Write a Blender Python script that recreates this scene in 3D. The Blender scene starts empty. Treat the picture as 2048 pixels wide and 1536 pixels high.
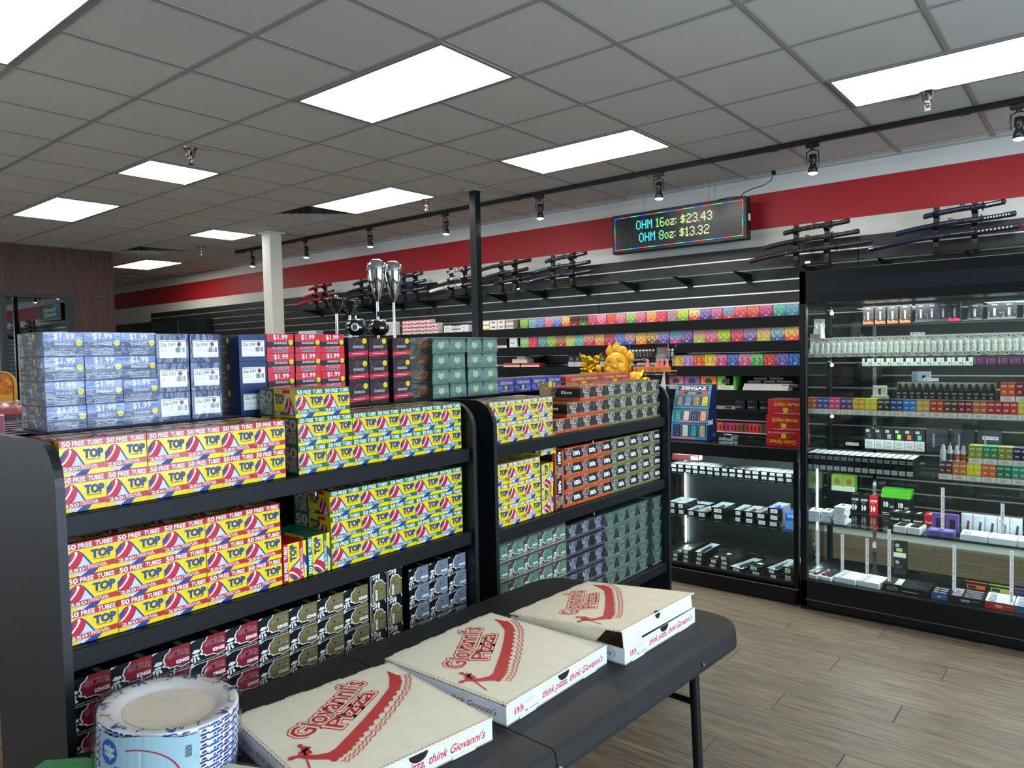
import bpy, bmesh, math, random
from mathutils import Vector, Matrix
random.seed(7)
S = bpy.context.scene
COL = S.collection
R = math.radians

# ------------------------------------------------------------------ camera, light, exposure
YAW, PITCH, ROLL, FPX, EYE = R(129.1734), R(-2.4224), R(-1.1944), 1455.39, 1.55
fw = Vector((math.cos(PITCH) * math.cos(YAW), math.cos(PITCH) * math.sin(YAW), math.sin(PITCH)))
rt0 = Vector((math.sin(YAW), -math.cos(YAW), 0)); up0 = rt0.cross(fw)
rt = rt0 * math.cos(ROLL) + up0 * math.sin(ROLL)
up = up0 * math.cos(ROLL) - rt0 * math.sin(ROLL)
cd = bpy.data.cameras.new('camera'); cam = bpy.data.objects.new('camera', cd); COL.objects.link(cam)
m = Matrix((rt, up, -fw)).transposed().to_4x4(); m.translation = (0, 0, EYE); cam.matrix_world = m
cd.sensor_width = 36; cd.lens = FPX / 2048 * 36; cd.clip_start = .02; cd.clip_end = 100
S.camera = cam
S.view_settings.view_transform = 'Standard'; S.view_settings.look = 'None'
S.view_settings.gamma = 1; S.view_settings.use_curve_mapping = False
S.view_settings.exposure = 0.42
S.cycles.max_bounces = 8; S.cycles.transparent_max_bounces = 24; S.cycles.glossy_bounces = 4
S.cycles.sample_clamp_indirect = 6
S.cycles.caustics_reflective = False; S.cycles.caustics_refractive = False
W = bpy.data.worlds.new('world'); S.world = W; W.use_nodes = True
W.node_tree.nodes['Background'].inputs[0].default_value = (.55, .68, .9, 1)
W.node_tree.nodes['Background'].inputs[1].default_value = 1.0
PANEL_POWER = 12.0      # ceiling panels
SPOT_POWER = 17        # track heads
def area_light(name, loc, rot, sx, sy, power, color):
    l = bpy.data.lights.new(name, 'AREA'); l.shape = 'RECTANGLE'; l.size = sx; l.size_y = sy
    l.energy = power; l.color = color
    o = bpy.data.objects.new(name, l); o.location = loc; o.rotation_euler = rot; COL.objects.link(o); return o
# daylight through the shop front behind the camera
area_light('daylight', (3.9, 1.2, 1.5), (0, R(90), 0), 2.2, 5.5, 330, (.64, .81, 1))

area_light('daylight', (-8.2, -4.6, 1.5), (R(90), 0, 0), 4.5, 2.2, 150, (.78, .88, 1))  # added dim daylight fill, set far left to stay out of the tower's reflection

# ------------------------------------------------------------------ materials
def lin(h):
    h = h.lstrip('#'); c = [int(h[i:i + 2], 16) / 255 for i in (0, 2, 4)]
    return tuple(x / 12.92 if x <= .04045 else ((x + .055) / 1.055) ** 2.4 for x in c) + (1,)
_mats = {}
def M(hexc, rough=.45, metal=0., spec=.4, bump=0., bscale=60., name=None, vary=0., emit=0., coat=0.):
    key = (hexc, rough, metal, spec, bump, bscale, vary, emit, coat)
    if key in _mats: return _mats[key]
    mt = bpy.data.materials.new(name or 'm_' + hexc); mt.use_nodes = True
    nt = mt.node_tree; b = nt.nodes['Principled BSDF']
    b.inputs['Base Color'].default_value = lin(hexc)
    b.inputs['Roughness'].default_value = rough; b.inputs['Metallic'].default_value = metal
    b.inputs['Specular IOR Level'].default_value = spec
    if coat: b.inputs['Coat Weight'].default_value = coat; b.inputs['Coat Roughness'].default_value = .08
    if emit:
        b.inputs['Emission Color'].default_value = lin(hexc); b.inputs['Emission Strength'].default_value = emit
    if bump or vary:
        tc = nt.nodes.new('ShaderNodeTexCoord'); nz = nt.nodes.new('ShaderNodeTexNoise')
        nz.inputs['Scale'].default_value = bscale; nz.inputs['Detail'].default_value = 3
        nt.links.new(tc.outputs['Object'], nz.inputs['Vector'])
        if bump:
            bp = nt.nodes.new('ShaderNodeBump'); bp.inputs['Strength'].default_value = bump
            bp.inputs['Distance'].default_value = .002
            nt.links.new(nz.outputs['Fac'], bp.inputs['Height']); nt.links.new(bp.outputs['Normal'], b.inputs['Normal'])
        if vary:
            hs = nt.nodes.new('ShaderNodeHueSaturation'); hs.inputs['Color'].default_value = lin(hexc)
            mr = nt.nodes.new('ShaderNodeMapRange'); mr.inputs[1].default_value = .3; mr.inputs[2].default_value = .7
            mr.inputs[3].default_value = 1 - vary; mr.inputs[4].default_value = 1 + vary
            nt.links.new(nz.outputs['Fac'], mr.inputs[0]); nt.links.new(mr.outputs[0], hs.inputs['Value'])
            nt.links.new(hs.outputs[0], b.inputs['Base Color'])
    _mats[key] = mt; return mt
def film_mat(name, strength, scale, stretch, rough=.12, base=.04, tint=(1, 1, 1, 1), milk=0.):
    mt = bpy.data.materials.new(name); mt.use_nodes = True; nt = mt.node_tree; N = nt.nodes; L = nt.links
    N.clear(); out = N.new('ShaderNodeOutputMaterial'); mx = N.new('ShaderNodeMixShader')
    tr = N.new('ShaderNodeBsdfTransparent'); tr.inputs[0].default_value = tint
    gl = N.new('ShaderNodeBsdfGlossy'); gl.inputs['Roughness'].default_value = rough
    fr = N.new('ShaderNodeFresnel'); ge = N.new('ShaderNodeNewGeometry'); io = N.new('ShaderNodeMath'); io.operation = 'MULTIPLY_ADD'
    io.inputs[1].default_value = 1 / 1.45 - 1.45; io.inputs[2].default_value = 1.45; L.new(ge.outputs['Backfacing'], io.inputs[0]); L.new(io.outputs[0], fr.inputs[0])
    ad = N.new('ShaderNodeMath'); ad.operation = 'MULTIPLY_ADD'; ad.inputs[1].default_value = .75; ad.inputs[2].default_value = base
    ad.use_clamp = True
    if strength:
        tc = N.new('ShaderNodeTexCoord'); mp = N.new('ShaderNodeMapping'); mp.inputs['Scale'].default_value = stretch
        mp.inputs['Rotation'].default_value = (.5, .1, .3)
        nz = N.new('ShaderNodeTexNoise'); nz.inputs['Scale'].default_value = scale; nz.inputs['Detail'].default_value = 4
        nz.inputs['Distortion'].default_value = .8
        oi = N.new('ShaderNodeObjectInfo'); va = N.new('ShaderNodeVectorMath'); va.operation = 'ADD'
        L.new(tc.outputs['Object'], mp.inputs[0]); L.new(mp.outputs[0], va.inputs[0]); L.new(oi.outputs['Location'], va.inputs[1])
        bp = N.new('ShaderNodeBump'); bp.inputs['Strength'].default_value = strength; bp.inputs['Distance'].default_value = .008
        L.new(va.outputs[0], nz.inputs['Vector']); L.new(nz.outputs['Fac'], bp.inputs['Height'])
        L.new(bp.outputs[0], gl.inputs['Normal']); L.new(bp.outputs[0], fr.inputs['Normal'])
    L.new(fr.outputs[0], ad.inputs[0]); L.new(ad.outputs[0], mx.inputs[0])
    last = tr
    if milk:
        df = N.new('ShaderNodeBsdfDiffuse'); df.inputs[0].default_value = (.8, .82, .85, 1)
        m2 = N.new('ShaderNodeMixShader'); m2.inputs[0].default_value = milk
        L.new(tr.outputs[0], m2.inputs[1]); L.new(df.outputs[0], m2.inputs[2]); last = m2
    L.new(last.outputs[0], mx.inputs[1]); L.new(gl.outputs[0], mx.inputs[2]); L.new(mx.outputs[0], out.inputs[0])
    return mt
FILM = film_mat('wrinkled_film', 1.0, 16, (1, .5, 2.6), .10, .02)
FILM_SOFT = film_mat('tight_film', .5, 12, (1, 1.8, .8), .08, .01)
FILM_MILK = film_mat('milky_film', .9, 24, (1, 1, 1.6), .14, .03, milk=.06)
GLASS = film_mat('clear_glass', 0, 1, (1, 1, 1), .01, 0.0, (.93, .97, .95, 1))
GLASSG = film_mat('green_glass', 0, 1, (1, 1, 1), .03, .01, (.86, .94, .9, 1))
CLEARP = film_mat('clear_plastic', 0, 20, (1, 1, 1), .08, .06, (.9, .93, .93, 1))
BLACK = M('111519', .42, 0, .45, .15, 300, 'black_laminate', .12)
BLACKG = M('090c0e', .4, 0, .35, 0, 1, 'black_gloss')
CHROME = M('d6d8da', .08, 1, .5, 0, 1, 'chrome')
STEEL = M('9a9c9e', .32, 1, .5, .1, 40, 'steel')

# ------------------------------------------------------------------ mesh helpers
def norm2(o, label=None, cat=None, group=None, kind=None):
    if label:
        for a_, b_ in (('black', 'black'), (' in the top row of the tower', ', top tower row'), (' with an orange base', ' with orange base'), (' with a white lower label', ' with white base'), ('on the third tower shelf', 'third tower shelf'), (' on the upper tower shelf', ', upper tower shelf'), (' with large numerals', ' with numerals'), (' second row up', ' row two'), (' third row up', ' row three'), (' fourth row up', ' row four'), ('tube box', 'box'), ('ceiling panel above the left end of the shelves, near', 'ceiling panel above the shelf ends, near'), (' with a dark tree print', ' with tree print'), (' on it,', ',')):
            if len(label.split()) > 14: label = label.replace(a_, b_)
        o['label'] = label
    if cat: o['category'] = cat
    if group: o['group'] = group
    if kind: o['kind'] = kind
    return o
def link(name, data, parent=None, loc=(0, 0, 0), rot=(0, 0, 0), label=None, cat=None, group=None, kind=None):
    o = bpy.data.objects.new(name, data); COL.objects.link(o)
    o.location = loc; o.rotation_euler = rot
    if parent: o.parent = parent
    return norm2(o, label, cat, group, kind)
def empty(name, loc, label, cat, group=None, rot=(0, 0, 0)):
    return link(name, None, None, loc, rot, label, cat, group)
class MB:
    def __init__(s): s.v = []; s.f = []; s.m = []; s.mats = []; s.smooth = []
    def mi(s, mat):
        if mat not in s.mats: s.mats.append(mat)
        return s.mats.index(mat)
    def add(s, vs, fs, mat, smooth=False):
        n = len(s.v); s.v += [tuple(v) for v in vs]; k = s.mi(mat)
        for f in fs: s.f.append([n + i for i in f]); s.m.append(k); s.smooth.append(smooth)
        return s
    def box(s, x0, x1, y0, y1, z0, z1, mat, b=0.):
        if b <= 0:
            vs = [(x, y, z) for x in (x0, x1) for y in (y0, y1) for z in (z0, z1)]
            return s.add(vs, [(0, 1, 3, 2), (4, 6, 7, 5), (0, 4, 5, 1), (2, 3, 7, 6), (0, 2, 6, 4), (1, 5, 7, 3)], mat)
        bm = bmesh.new(); bmesh.ops.create_cube(bm, size=1)
        for v in bm.verts: v.co = Vector(((x0 + x1) / 2 + v.co.x * (x1 - x0), (y0 + y1) / 2 + v.co.y * (y1 - y0), (z0 + z1) / 2 + v.co.z * (z1 - z0)))
        bmesh.ops.bevel(bm, geom=bm.edges[:], offset=b, segments=1, affect='EDGES')
        bm.verts.index_update()
        s.add([v.co for v in bm.verts], [[v.index for v in f.verts] for f in bm.faces], mat); bm.free(); return s
    def prism(s, pts, a, b, mat, ax='z', smooth=False):
        """extrude 2-D outline between a and b along an axis; pts are in the two other axes (cyclic order)"""
        mp = {'z': lambda p, t: (p[0], p[1], t), 'y': lambda p, t: (p[0], t, p[1]), 'x': lambda p, t: (t, p[0], p[1])}[ax]
        n = len(pts); vs = [mp(p, a) for p in pts] + [mp(p, b) for p in pts]
        s.add(vs, [list(range(n))[::-1], list(range(n, 2 * n))] + [(i, (i + 1) % n, n + (i + 1) % n, n + i) for i in range(n)], mat, smooth)
        return s
    def lathe(s, prof, mat, seg=20, c=(0, 0, 0), sx=1, sy=1, cap=True):
        vs = []; n = len(prof)
        for r, z in prof:
            for k in range(seg):
                a = 2 * math.pi * k / seg; vs.append((c[0] + r * sx * math.cos(a), c[1] + r * sy * math.sin(a), c[2] + z))
        fs = [(i * seg + k, i * seg + (k + 1) % seg, (i + 1) * seg + (k + 1) % seg, (i + 1) * seg + k) for i in range(n - 1) for k in range(seg)]
        s.add(vs, fs, mat, True)
        if cap:
            if prof[0][0] > 1e-4: s.add([vs[k] for k in range(seg)], [list(range(seg))[::-1]], mat)
            if prof[-1][0] > 1e-4: s.add([vs[(n - 1) * seg + k] for k in range(seg)], [list(range(seg))], mat)
        return s
    def tube(s, pts, r, mat, seg=8, ry=None):
        pts = [Vector(p) for p in pts]; n = len(pts); vs = []
        rs = r if isinstance(r, (list, tuple)) else [r] * n
        for i, p in enumerate(pts):
            d = (pts[min(i + 1, n - 1)] - pts[max(i - 1, 0)]).normalized()
            u = d.cross(Vector((0, 0, 1)));
            if u.length < .05: u = d.cross(Vector((1, 0, 0)))
            u.normalize(); w = u.cross(d)
            for k in range(seg):
                a = 2 * math.pi * k / seg; q = (ry / r) if ry and not isinstance(r, (list, tuple)) else 1
                vs.append(p + u * rs[i] * q * math.cos(a) + w * rs[i] * math.sin(a))
        fs = [(i * seg + k, i * seg + (k + 1) % seg, (i + 1) * seg + (k + 1) % seg, (i + 1) * seg + k) for i in range(n - 1) for k in range(seg)]
        s.add(vs, fs, mat, True); s.add(vs[:seg], [list(range(seg))], mat); s.add(vs[-seg:], [list(range(seg))[::-1]], mat)
        return s
    def ball(s, c, r, mat, seg=14, rings=9, sc=(1, 1, 1)):
        prof = [(r * math.sin(math.pi * i / rings), -r * math.cos(math.pi * i / rings)) for i in range(rings + 1)]
        n0 = len(s.v); s.lathe([(max(a, 1e-5), z * sc[2]) for a, z in prof], mat, seg, c, sc[0], sc[1], False); return s
    def mesh(s, name):
        me = bpy.data.meshes.new(name); me.from_pydata(s.v, [], s.f)
        for mt in s.mats: me.materials.append(mt)
        me.polygons.foreach_set('material_index', s.m); me.polygons.foreach_set('use_smooth', s.smooth)
        me.update(); return me
    def obj(s, name, parent=None, **k): return link(name, s.mesh(name), parent, **k)
_txt = {}
def text_geo(t, bold=0., shear=0., res=2):
    key = (t, bold, shear, res)
    if key not in _txt:
        def one(b):
            cu = bpy.data.curves.new('t', 'FONT'); cu.body = t; cu.offset = b; cu.shear = shear; cu.resolution_u = res
            ob = bpy.data.objects.new('t', cu); me = ob.to_mesh()
            vs = [(v.co.x, v.co.y) for v in me.vertices]; fs = [list(p.vertices) for p in me.polygons]
            ob.to_mesh_clear(); bpy.data.objects.remove(ob); bpy.data.curves.remove(cu); return vs, fs
        v0, f0 = one(0); v1, f1 = one(bold) if bold else (v0, f0)
        x0 = min(a for a, b in v0); x1 = max(a for a, b in v0); y0 = min(b for a, b in v0); y1 = max(b for a, b in v0)
        _txt[key] = ([((a - x0) / (x1 - x0), (b - y0) / (y1 - y0)) for a, b in v1], f1)
    return _txt[key]
class Face:
    """flat print on a face: u,v in 0..1, every call lies a hair above the one before"""
    def __init__(s, mb, O, U, V, N, w, h, step=.00012):
        s.mb, s.O, s.U, s.V, s.N, s.w, s.h, s.k, s.step = mb, Vector(O), Vector(U), Vector(V), Vector(N), w, h, 1, step
    def P(s, u, v): return s.O + s.U * (u * s.w) + s.V * (v * s.h) + s.N * (s.k * s.step)
    def poly(s, pts, mat, keep=False):
        s.mb.add([s.P(*p) for p in pts], [list(range(len(pts)))], mat)
        if not keep: s.k += 1
        return s
    def rect(s, u0, v0, u1, v1, mat, keep=False): return s.poly([(u0, v0), (u1, v0), (u1, v1), (u0, v1)], mat, keep)
    def ell(s, u, v, ru, rv, mat, n=16, keep=False): return s.poly([(u + ru * math.cos(6.2832 * i / n), v + rv * math.sin(6.2832 * i / n)) for i in range(n)], mat, keep)
    def text(s, t, u0, v0, u1, v1, mat, bold=.02, shear=0., keep=False, fn=None, res=2):
        vs, fs = text_geo(t, bold, shear, res)
        q = [(u0 + a * (u1 - u0), v0 + b * (v1 - v0)) for a, b in vs]
        if fn: q = [fn(*p) for p in q]
        s.mb.add([s.P(*p) for p in q], fs, mat)
        if not keep: s.k += 1
        return s
    def lines(s, u0, v0, u1, v1, n, mat, gap=.5):
        for i in range(n):
            a = v0 + (v1 - v0) * i / n; s.rect(u0, a, u0 + (u1 - u0) * random.uniform(.8, 1), a + (v1 - v0) / n * gap, mat, True)
        s.k += 1; return s
def faces(mb, d, w, h):
    """print frames of a box whose base centre is the origin: front +X, left -Y, right +Y, top"""
    return dict(front=Face(mb, (d / 2, -w / 2, 0), (0, 1, 0), (0, 0, 1), (1, 0, 0), w, h),
                left=Face(mb, (-d / 2, -w / 2, 0), (1, 0, 0), (0, 0, 1), (0, -1, 0), d, h),
                right=Face(mb, (d / 2, w / 2, 0), (-1, 0, 0), (0, 0, 1), (0, 1, 0), d, h),
                top=Face(mb, (d / 2, -w / 2, h), (0, 1, 0), (-1, 0, 0), (0, 0, 1), w, d))
def carton(d, w, h, body, prints, b=.0008):
    mb = MB(); mb.box(-d / 2, d / 2, -w / 2, w / 2, 0, h, body, b); F = faces(mb, d, w, h)
    for k, fn in prints.items(): fn(F[k])
    return mb.mesh('carton')
_shells = {}
def shell(d, w, h, mat, e=.0016):
    k = (round(d, 4), round(w, 4), round(h, 4), mat.name)
    if k not in _shells:
        mb = MB(); nx, ny, nz = 1, 1, 1
        mb.box(-d / 2 - e, d / 2 + e, -w / 2 - e * .4, w / 2 + e * .4, 0.0004, h + e * .5, mat, .0012); _shells[k] = mb.mesh('film')
    return _shells[k]
ORD = ['zeroth', 'first', 'second', 'third', 'fourth', 'fifth', 'sixth', 'seventh', 'eighth', 'ninth', 'tenth', 'eleventh', 'twelfth', 'thirteenth', 'fourteenth', 'fifteenth', 'sixteenth', 'seventeenth', 'eighteenth', 'nineteenth', 'twentieth'] + ['%dth' % i for i in range(21, 60)]
ORD[21:24] = ['21st', '22nd', '23rd']; ORD[31:34] = ['31st', '32nd', '33rd']

# ------------------------------------------------------------------ room
CZ = 3.05; WY = 6.3725
def wood_floor_mat():
    mt = bpy.data.materials.new('grey_oak_plank'); mt.use_nodes = True; nt = mt.node_tree; N = nt.nodes; L = nt.links
    b = N['Principled BSDF']; b.inputs['Roughness'].default_value = .42; b.inputs['Specular IOR Level'].default_value = .35
    tc = N.new('ShaderNodeTexCoord'); oi = N.new('ShaderNodeObjectInfo'); sc = N.new('ShaderNodeVectorMath'); sc.operation = 'SCALE'; sc.inputs[3].default_value = 1.7
    ad = N.new('ShaderNodeVectorMath'); ad.operation = 'ADD'
    mp = N.new('ShaderNodeMapping'); mp.inputs['Scale'].default_value = (1.4, 15, 1)
    nz = N.new('ShaderNodeTexNoise'); nz.inputs['Scale'].default_value = 3.2; nz.inputs['Detail'].default_value = 7; nz.inputs['Roughness'].default_value = .65; nz.inputs['Distortion'].default_value = .5
    cr = N.new('ShaderNodeValToRGB'); e = cr.color_ramp.elements
    e[0].position = .28; e[0].color = lin('4c3e32'); e[1].position = .72; e[1].color = lin('8c7a65')
    k = e.new(.5); k.color = lin('716150')
    L.new(oi.outputs['Location'], sc.inputs[0]); L.new(tc.outputs['Object'], ad.inputs[0]); L.new(sc.outputs[0], ad.inputs[1])
    L.new(ad.outputs[0], mp.inputs[0]); L.new(mp.outputs[0], nz.inputs['Vector']); L.new(nz.outputs['Fac'], cr.inputs[0])
    hs = N.new('ShaderNodeHueSaturation'); mr = N.new('ShaderNodeMapRange'); mr.inputs[3].default_value = .9; mr.inputs[4].default_value = 1.1
    L.new(oi.outputs['Random'], mr.inputs[0]); L.new(mr.outputs[0], hs.inputs['Value']); L.new(cr.outputs[0], hs.inputs['Color'])
    L.new(hs.outputs[0], b.inputs['Base Color'])
    bp = N.new('ShaderNodeBump'); bp.inputs['Strength'].default_value = .25; bp.inputs['Distance'].default_value = .001
    L.new(nz.outputs['Fac'], bp.inputs['Height']); L.new(bp.outputs[0], b.inputs['Normal']); return mt
PLANK = wood_floor_mat()
fl = MB().box(-16, 4.4, -5.2, WY, -.05, -.006, PLANK).obj('floor', kind='structure')
pm = MB().box(.0008, 1.2184, .0006, .1794, -.006, 0, PLANK, .0012).mesh('plank')
rowi = 0; y = .9
while y < WY - .1:
    x = -3.9 + (rowi * .437) % 1.22
    while x < 1.3:
        link('plank', pm, fl, (x, y, 0)); x += 1.22
    y += .18; rowi += 1
MB().box(-3.9, 4.3, -5.0, .9, -.006, 0, PLANK).box(-15.6, -3.9, -5.0, WY - .02, -.006, 0, PLANK).obj('plank_field', fl, kind='stuff')

TILE = M('d4d2ca', .9, 0, .1, .5, 260, 'mineral_tile', .05)
TBAR = M('a09f9a', .5, 0, .3, 0, 1, 'tbar')
cb = MB(); cb.box(-16, 4.4, -5.2, WY, CZ + .03, CZ + .08, TILE)
xs = [-3.69 + .61 * k for k in range(-20, 13)]; ys = [2.55 + .61 * k for k in range(-12, 7)]
for x in xs: cb.box(x - .012, x + .012, -5.1, WY, CZ, CZ + .012, TBAR)
for yy in ys: cb.box(-16, 4.3, yy - .012, yy + .012, CZ - .0006, CZ + .012, TBAR)
ceil = cb.obj('ceiling', kind='structure')
def project(x, y, z):
    v = Vector((x, y, z - EYE)); d = v.dot(fw)
    return (1024 + FPX * v.dot(rt) / d, 768 - FPX * v.dot(up) / d) if d > .1 else (-9e3, -9e3)
LIGHTS = [(-3.69, 2.55, 2, 0), (-3.69, 4.38, 2, 0), (-1.25, 4.38, 2, 0), (-6.13, 2.55, 1, 1), (-6.13, 4.38, 2, 0), (-8.57, 2.55, 2, 0), (-8.57, 4.38, 1, 1), (-12.23, 4.99, 2, 0), (-4.30, .72, 2, 1)]
VENTS = [(-6.74, 4.38), (-10.40, 4.38)]
occ = set()
for (x, yy, n, c) in LIGHTS:
    for i in range(n): occ.add((round(x + .61 * i, 1), round(yy, 1)))
for x, yy in VENTS: occ.add((round(x, 1), round(yy, 1)))
tm = MB().box(.013, .597, .013, .597, .004, .02, TILE, .002).mesh('tile')
far = MB()
for x in xs:
    for yy in ys:
        if (round(x, 1), round(yy, 1)) in occ: continue
        pts = [project(x + a, yy + b, CZ) for a in (0, .3, .61) for b in (0, .3, .61)]
        if any(-20 < p[0] < 2068 and -20 < p[1] < 1536 for p in pts) and x > -13: link('tile', tm, ceil, (x, yy, CZ))
        else: far.box(x + .014, x + .596, yy + .014, yy + .596, CZ + .006, CZ + .02, TILE)
far.obj('tile_field', ceil, kind='stuff')

WARM = (1, .955, .84); COOL = (.93, .97, 1)
def diff_mat(name, col, st):
    mt = bpy.data.materials.new(name); mt.use_nodes = True; b = mt.node_tree.nodes['Principled BSDF']
    b.inputs['Base Color'].default_value = (.9, .9, .88, 1); b.inputs['Emission Color'].default_value = (*col, 1); b.inputs['Emission Strength'].default_value = st; return mt
DW = diff_mat('warm_diffuser', WARM, PANEL_POWER); DC = diff_mat('cool_diffuser', COOL, PANEL_POWER)
FRAME = M('8f8e8a', .4, 0, .4, 0, 1, 'troffer_frame')
where = ['in the centre of the ceiling, above the near shelf', 'between the central panel and the track lights', 'at the right edge, nearest the track lights', 'half behind a sprinkler left of the largest one', 'beside the air vent above the steel vessels', 'above the left end of the shelves, near the wood wall', 'small and distant, left of the white column', 'farthest off, against the wood wall corner', 'cut off by the top left corner']
for (x, yy, n, c), wh in zip(LIGHTS, where):
    w = .61 * n
    t = empty('ceiling_light', (x, yy, CZ), ('square cool white' if n == 1 else 'long warm white' if not c else 'long white') + ' lit ceiling panel ' + wh, 'ceiling light', 'recessed ceiling panels')
    mb = MB()
    for a in ((.012, w - .012, .012, .034), (.012, w - .012, .576, .598), (.012, .034, .034, .576), (w - .034, w - .012, .034, .576)): mb.box(a[0], a[1], a[2], a[3], -.007, .02, FRAME)
    mb.obj('frame', t)
    MB().box(.032, w - .032, .032, .578, -.004, .016, DC if c else DW).obj('diffuser', t)
VN = M('b9b8b4', .5); VD = M('26282a', .7)
for (x, yy), wh in zip(VENTS, ['beside the lit panel right of the white column', 'far off near the wood wall']):
    t = empty('ceiling_vent', (x + .305, yy + .305, CZ), 'square louvred grey air vent ' + wh, 'vent', 'ceiling air vents')
    mb = MB(); mb.box(-.3, .3, -.3, .3, .012, .02, VD); mb.obj('backing', t)
    for k in range(5):
        r = .29 - k * .055; b2 = MB()
        for sgn in (1, -1):
            b2.add([(-r, sgn * r, -.006), (r, sgn * r, -.006), (r - .035, sgn * (r - .035), .01), (-r + .035, sgn * (r - .035), .01)], [(0, 1, 2, 3)], VN)
            b2.add([(sgn * r, -r, -.006), (sgn * r, r, -.006), (sgn * (r - .035), r - .035, .01), (sgn * (r - .035), -r + .035, .01)], [(0, 1, 2, 3)], VN)
        b2.obj('louvre', t)
for (x, yy), wh in zip([(-5.05, 2.64), (-5.08, 4.99), (-.83, 4.98), (-9.3, 4.95)], ['in front of the small white ceiling panel', 'above the black post by the track', 'near the rightmost ceiling panel', 'small and distant left of the track end']):
    t = empty('sprinkler_head', (x, yy, CZ), 'chrome fire sprinkler hanging from the ceiling ' + wh, 'sprinkler', 'fire sprinklers')
    MB().lathe([(.052, 0), (.05, -.006), (.036, -.012), (.03, -.05), (.026, -.055)], CHROME, 20).obj('escutcheon', t)
    mb = MB(); mb.lathe([(.012, -.05), (.018, -.06), (.018, -.07), (.008, -.078)], CHROME, 12)
    mb.tube([(.01, 0, -.07), (.016, 0, -.09), (.003, 0, -.108)], .003, CHROME, 6); mb.tube([(-.01, 0, -.07), (-.016, 0, -.09), (-.003, 0, -.108)], .003, CHROME, 6)
    mb.lathe([(.022, -.112), (.022, -.109)], CHROME, 14); mb.obj('sprinkler_body', t)

PAINT = M('d3d2cc', .75, 0, .2, .1, 120, 'wall_paint', .02); RED = M('a51f28', .5, 0, .35, .1, 90, 'red_paint', .03)
wb = MB().box(-16, 4.4, WY, WY + .06, -.05, CZ + .08, PAINT).obj('wall_back', kind='structure')
MB().box(-15.98, 4.2, WY - .002, WY, 2.588, 2.895, RED).obj('paint_stripe', wb)
MB().box(-15.98, 4.2, WY - .002, WY - .0003, CZ - .02, CZ - .0005, TBAR).obj('wall_angle', wb)
def wood_mat():
    mt = bpy.data.materials.new('walnut_veneer'); mt.use_nodes = True; nt = mt.node_tree; N = nt.nodes; L = nt.links; b = N['Principled BSDF']
    b.inputs['Roughness'].default_value = .5
    tc = N.new('ShaderNodeTexCoord'); mp = N.new('ShaderNodeMapping'); mp.inputs['Scale'].default_value = (6, 6, .5)
    nz = N.new('ShaderNodeTexNoise'); nz.inputs['Scale'].default_value = 5; nz.inputs['Detail'].default_value = 6; nz.inputs['Distortion'].default_value = 1
    cr = N.new('ShaderNodeValToRGB'); cr.color_ramp.elements[0].color = lin('3a231e'); cr.color_ramp.elements[1].color = lin('5a382f')
    cr.color_ramp.elements[0].position = .3; cr.color_ramp.elements[1].position = .7
    L.new(tc.outputs['Object'], mp.inputs[0]); L.new(mp.outputs[0], nz.inputs[0]); L.new(nz.outputs['Fac'], cr.inputs[0]); L.new(cr.outputs[0], b.inputs['Base Color']); return mt
WOOD = wood_mat(); DARKF = M('2b2f2e', .45)
mb = MB(); X0 = -10.6
mb.box(X0 - .12, X0, 3.84, 4.361, 0, CZ, WOOD).box(X0 - .12, X0, -5, 3.84, 2.44, CZ, WOOD).box(X0 - .12, X0, -5, 3.84, 0, .3, WOOD)
mb.box(-16, X0 - .12, 4.24, 4.361, 0, CZ, WOOD)
wl = mb.obj('wall_left', kind='structure')
for a in ((4.27, 4.365, 0, CZ), (3.1, 3.15, 2.49, CZ), (-1.0, -.95, 2.49, CZ)): MB().box(X0 - .001, X0 + .014, *a, WOOD, .002).obj('batten', wl)
MB().box(X0 - .001, X0 + .012, 3.9, 4.27, 2.40, 2.45, WOOD, .002).obj('batten', wl)
wn = MB()
for a in ((3.77, 3.84, .3, 2.44), (3.02, 3.08, .3, 2.39), (-5, 3.77, 2.385, 2.44), (-5, 3.77, .3, .36)): wn.box(X0 - .06, X0 + .02, *a, DARKF)
wn = wn.obj('window_1', kind='structure')
WGL = film_mat('dark_window_glass', 0, 1, (1, 1, 1), .01, .22, (.35, .33, .32, 1))
MB().box(X0 - .03, X0 - .024, 3.08, 3.77, .36, 2.385, WGL).obj('glass_pane', wn)
MB().box(X0 - .03, X0 - .024, -5, 3.02, .36, 2.385, WGL).obj('glass_pane', wn)
BR = M('5a3d33', .8)
MB().box(-13.2, -13.1, -5, 4.24, 0, CZ, BR).obj('wall_beyond', kind='structure')
WH = M('c9c7c0', .8)
MB().box(4.2, 4.4, -5.2, WY + .1, 0, CZ, WH).obj('wall_right', kind='structure')
MB().box(-16, 4.2, -5.2, -5.0, 0, CZ, WH).obj('wall_front', kind='structure')
MB().box(-16.1, -15.6, -5.2, WY + .1, 0, CZ, PAINT).obj('wall_end', kind='structure')

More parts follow.
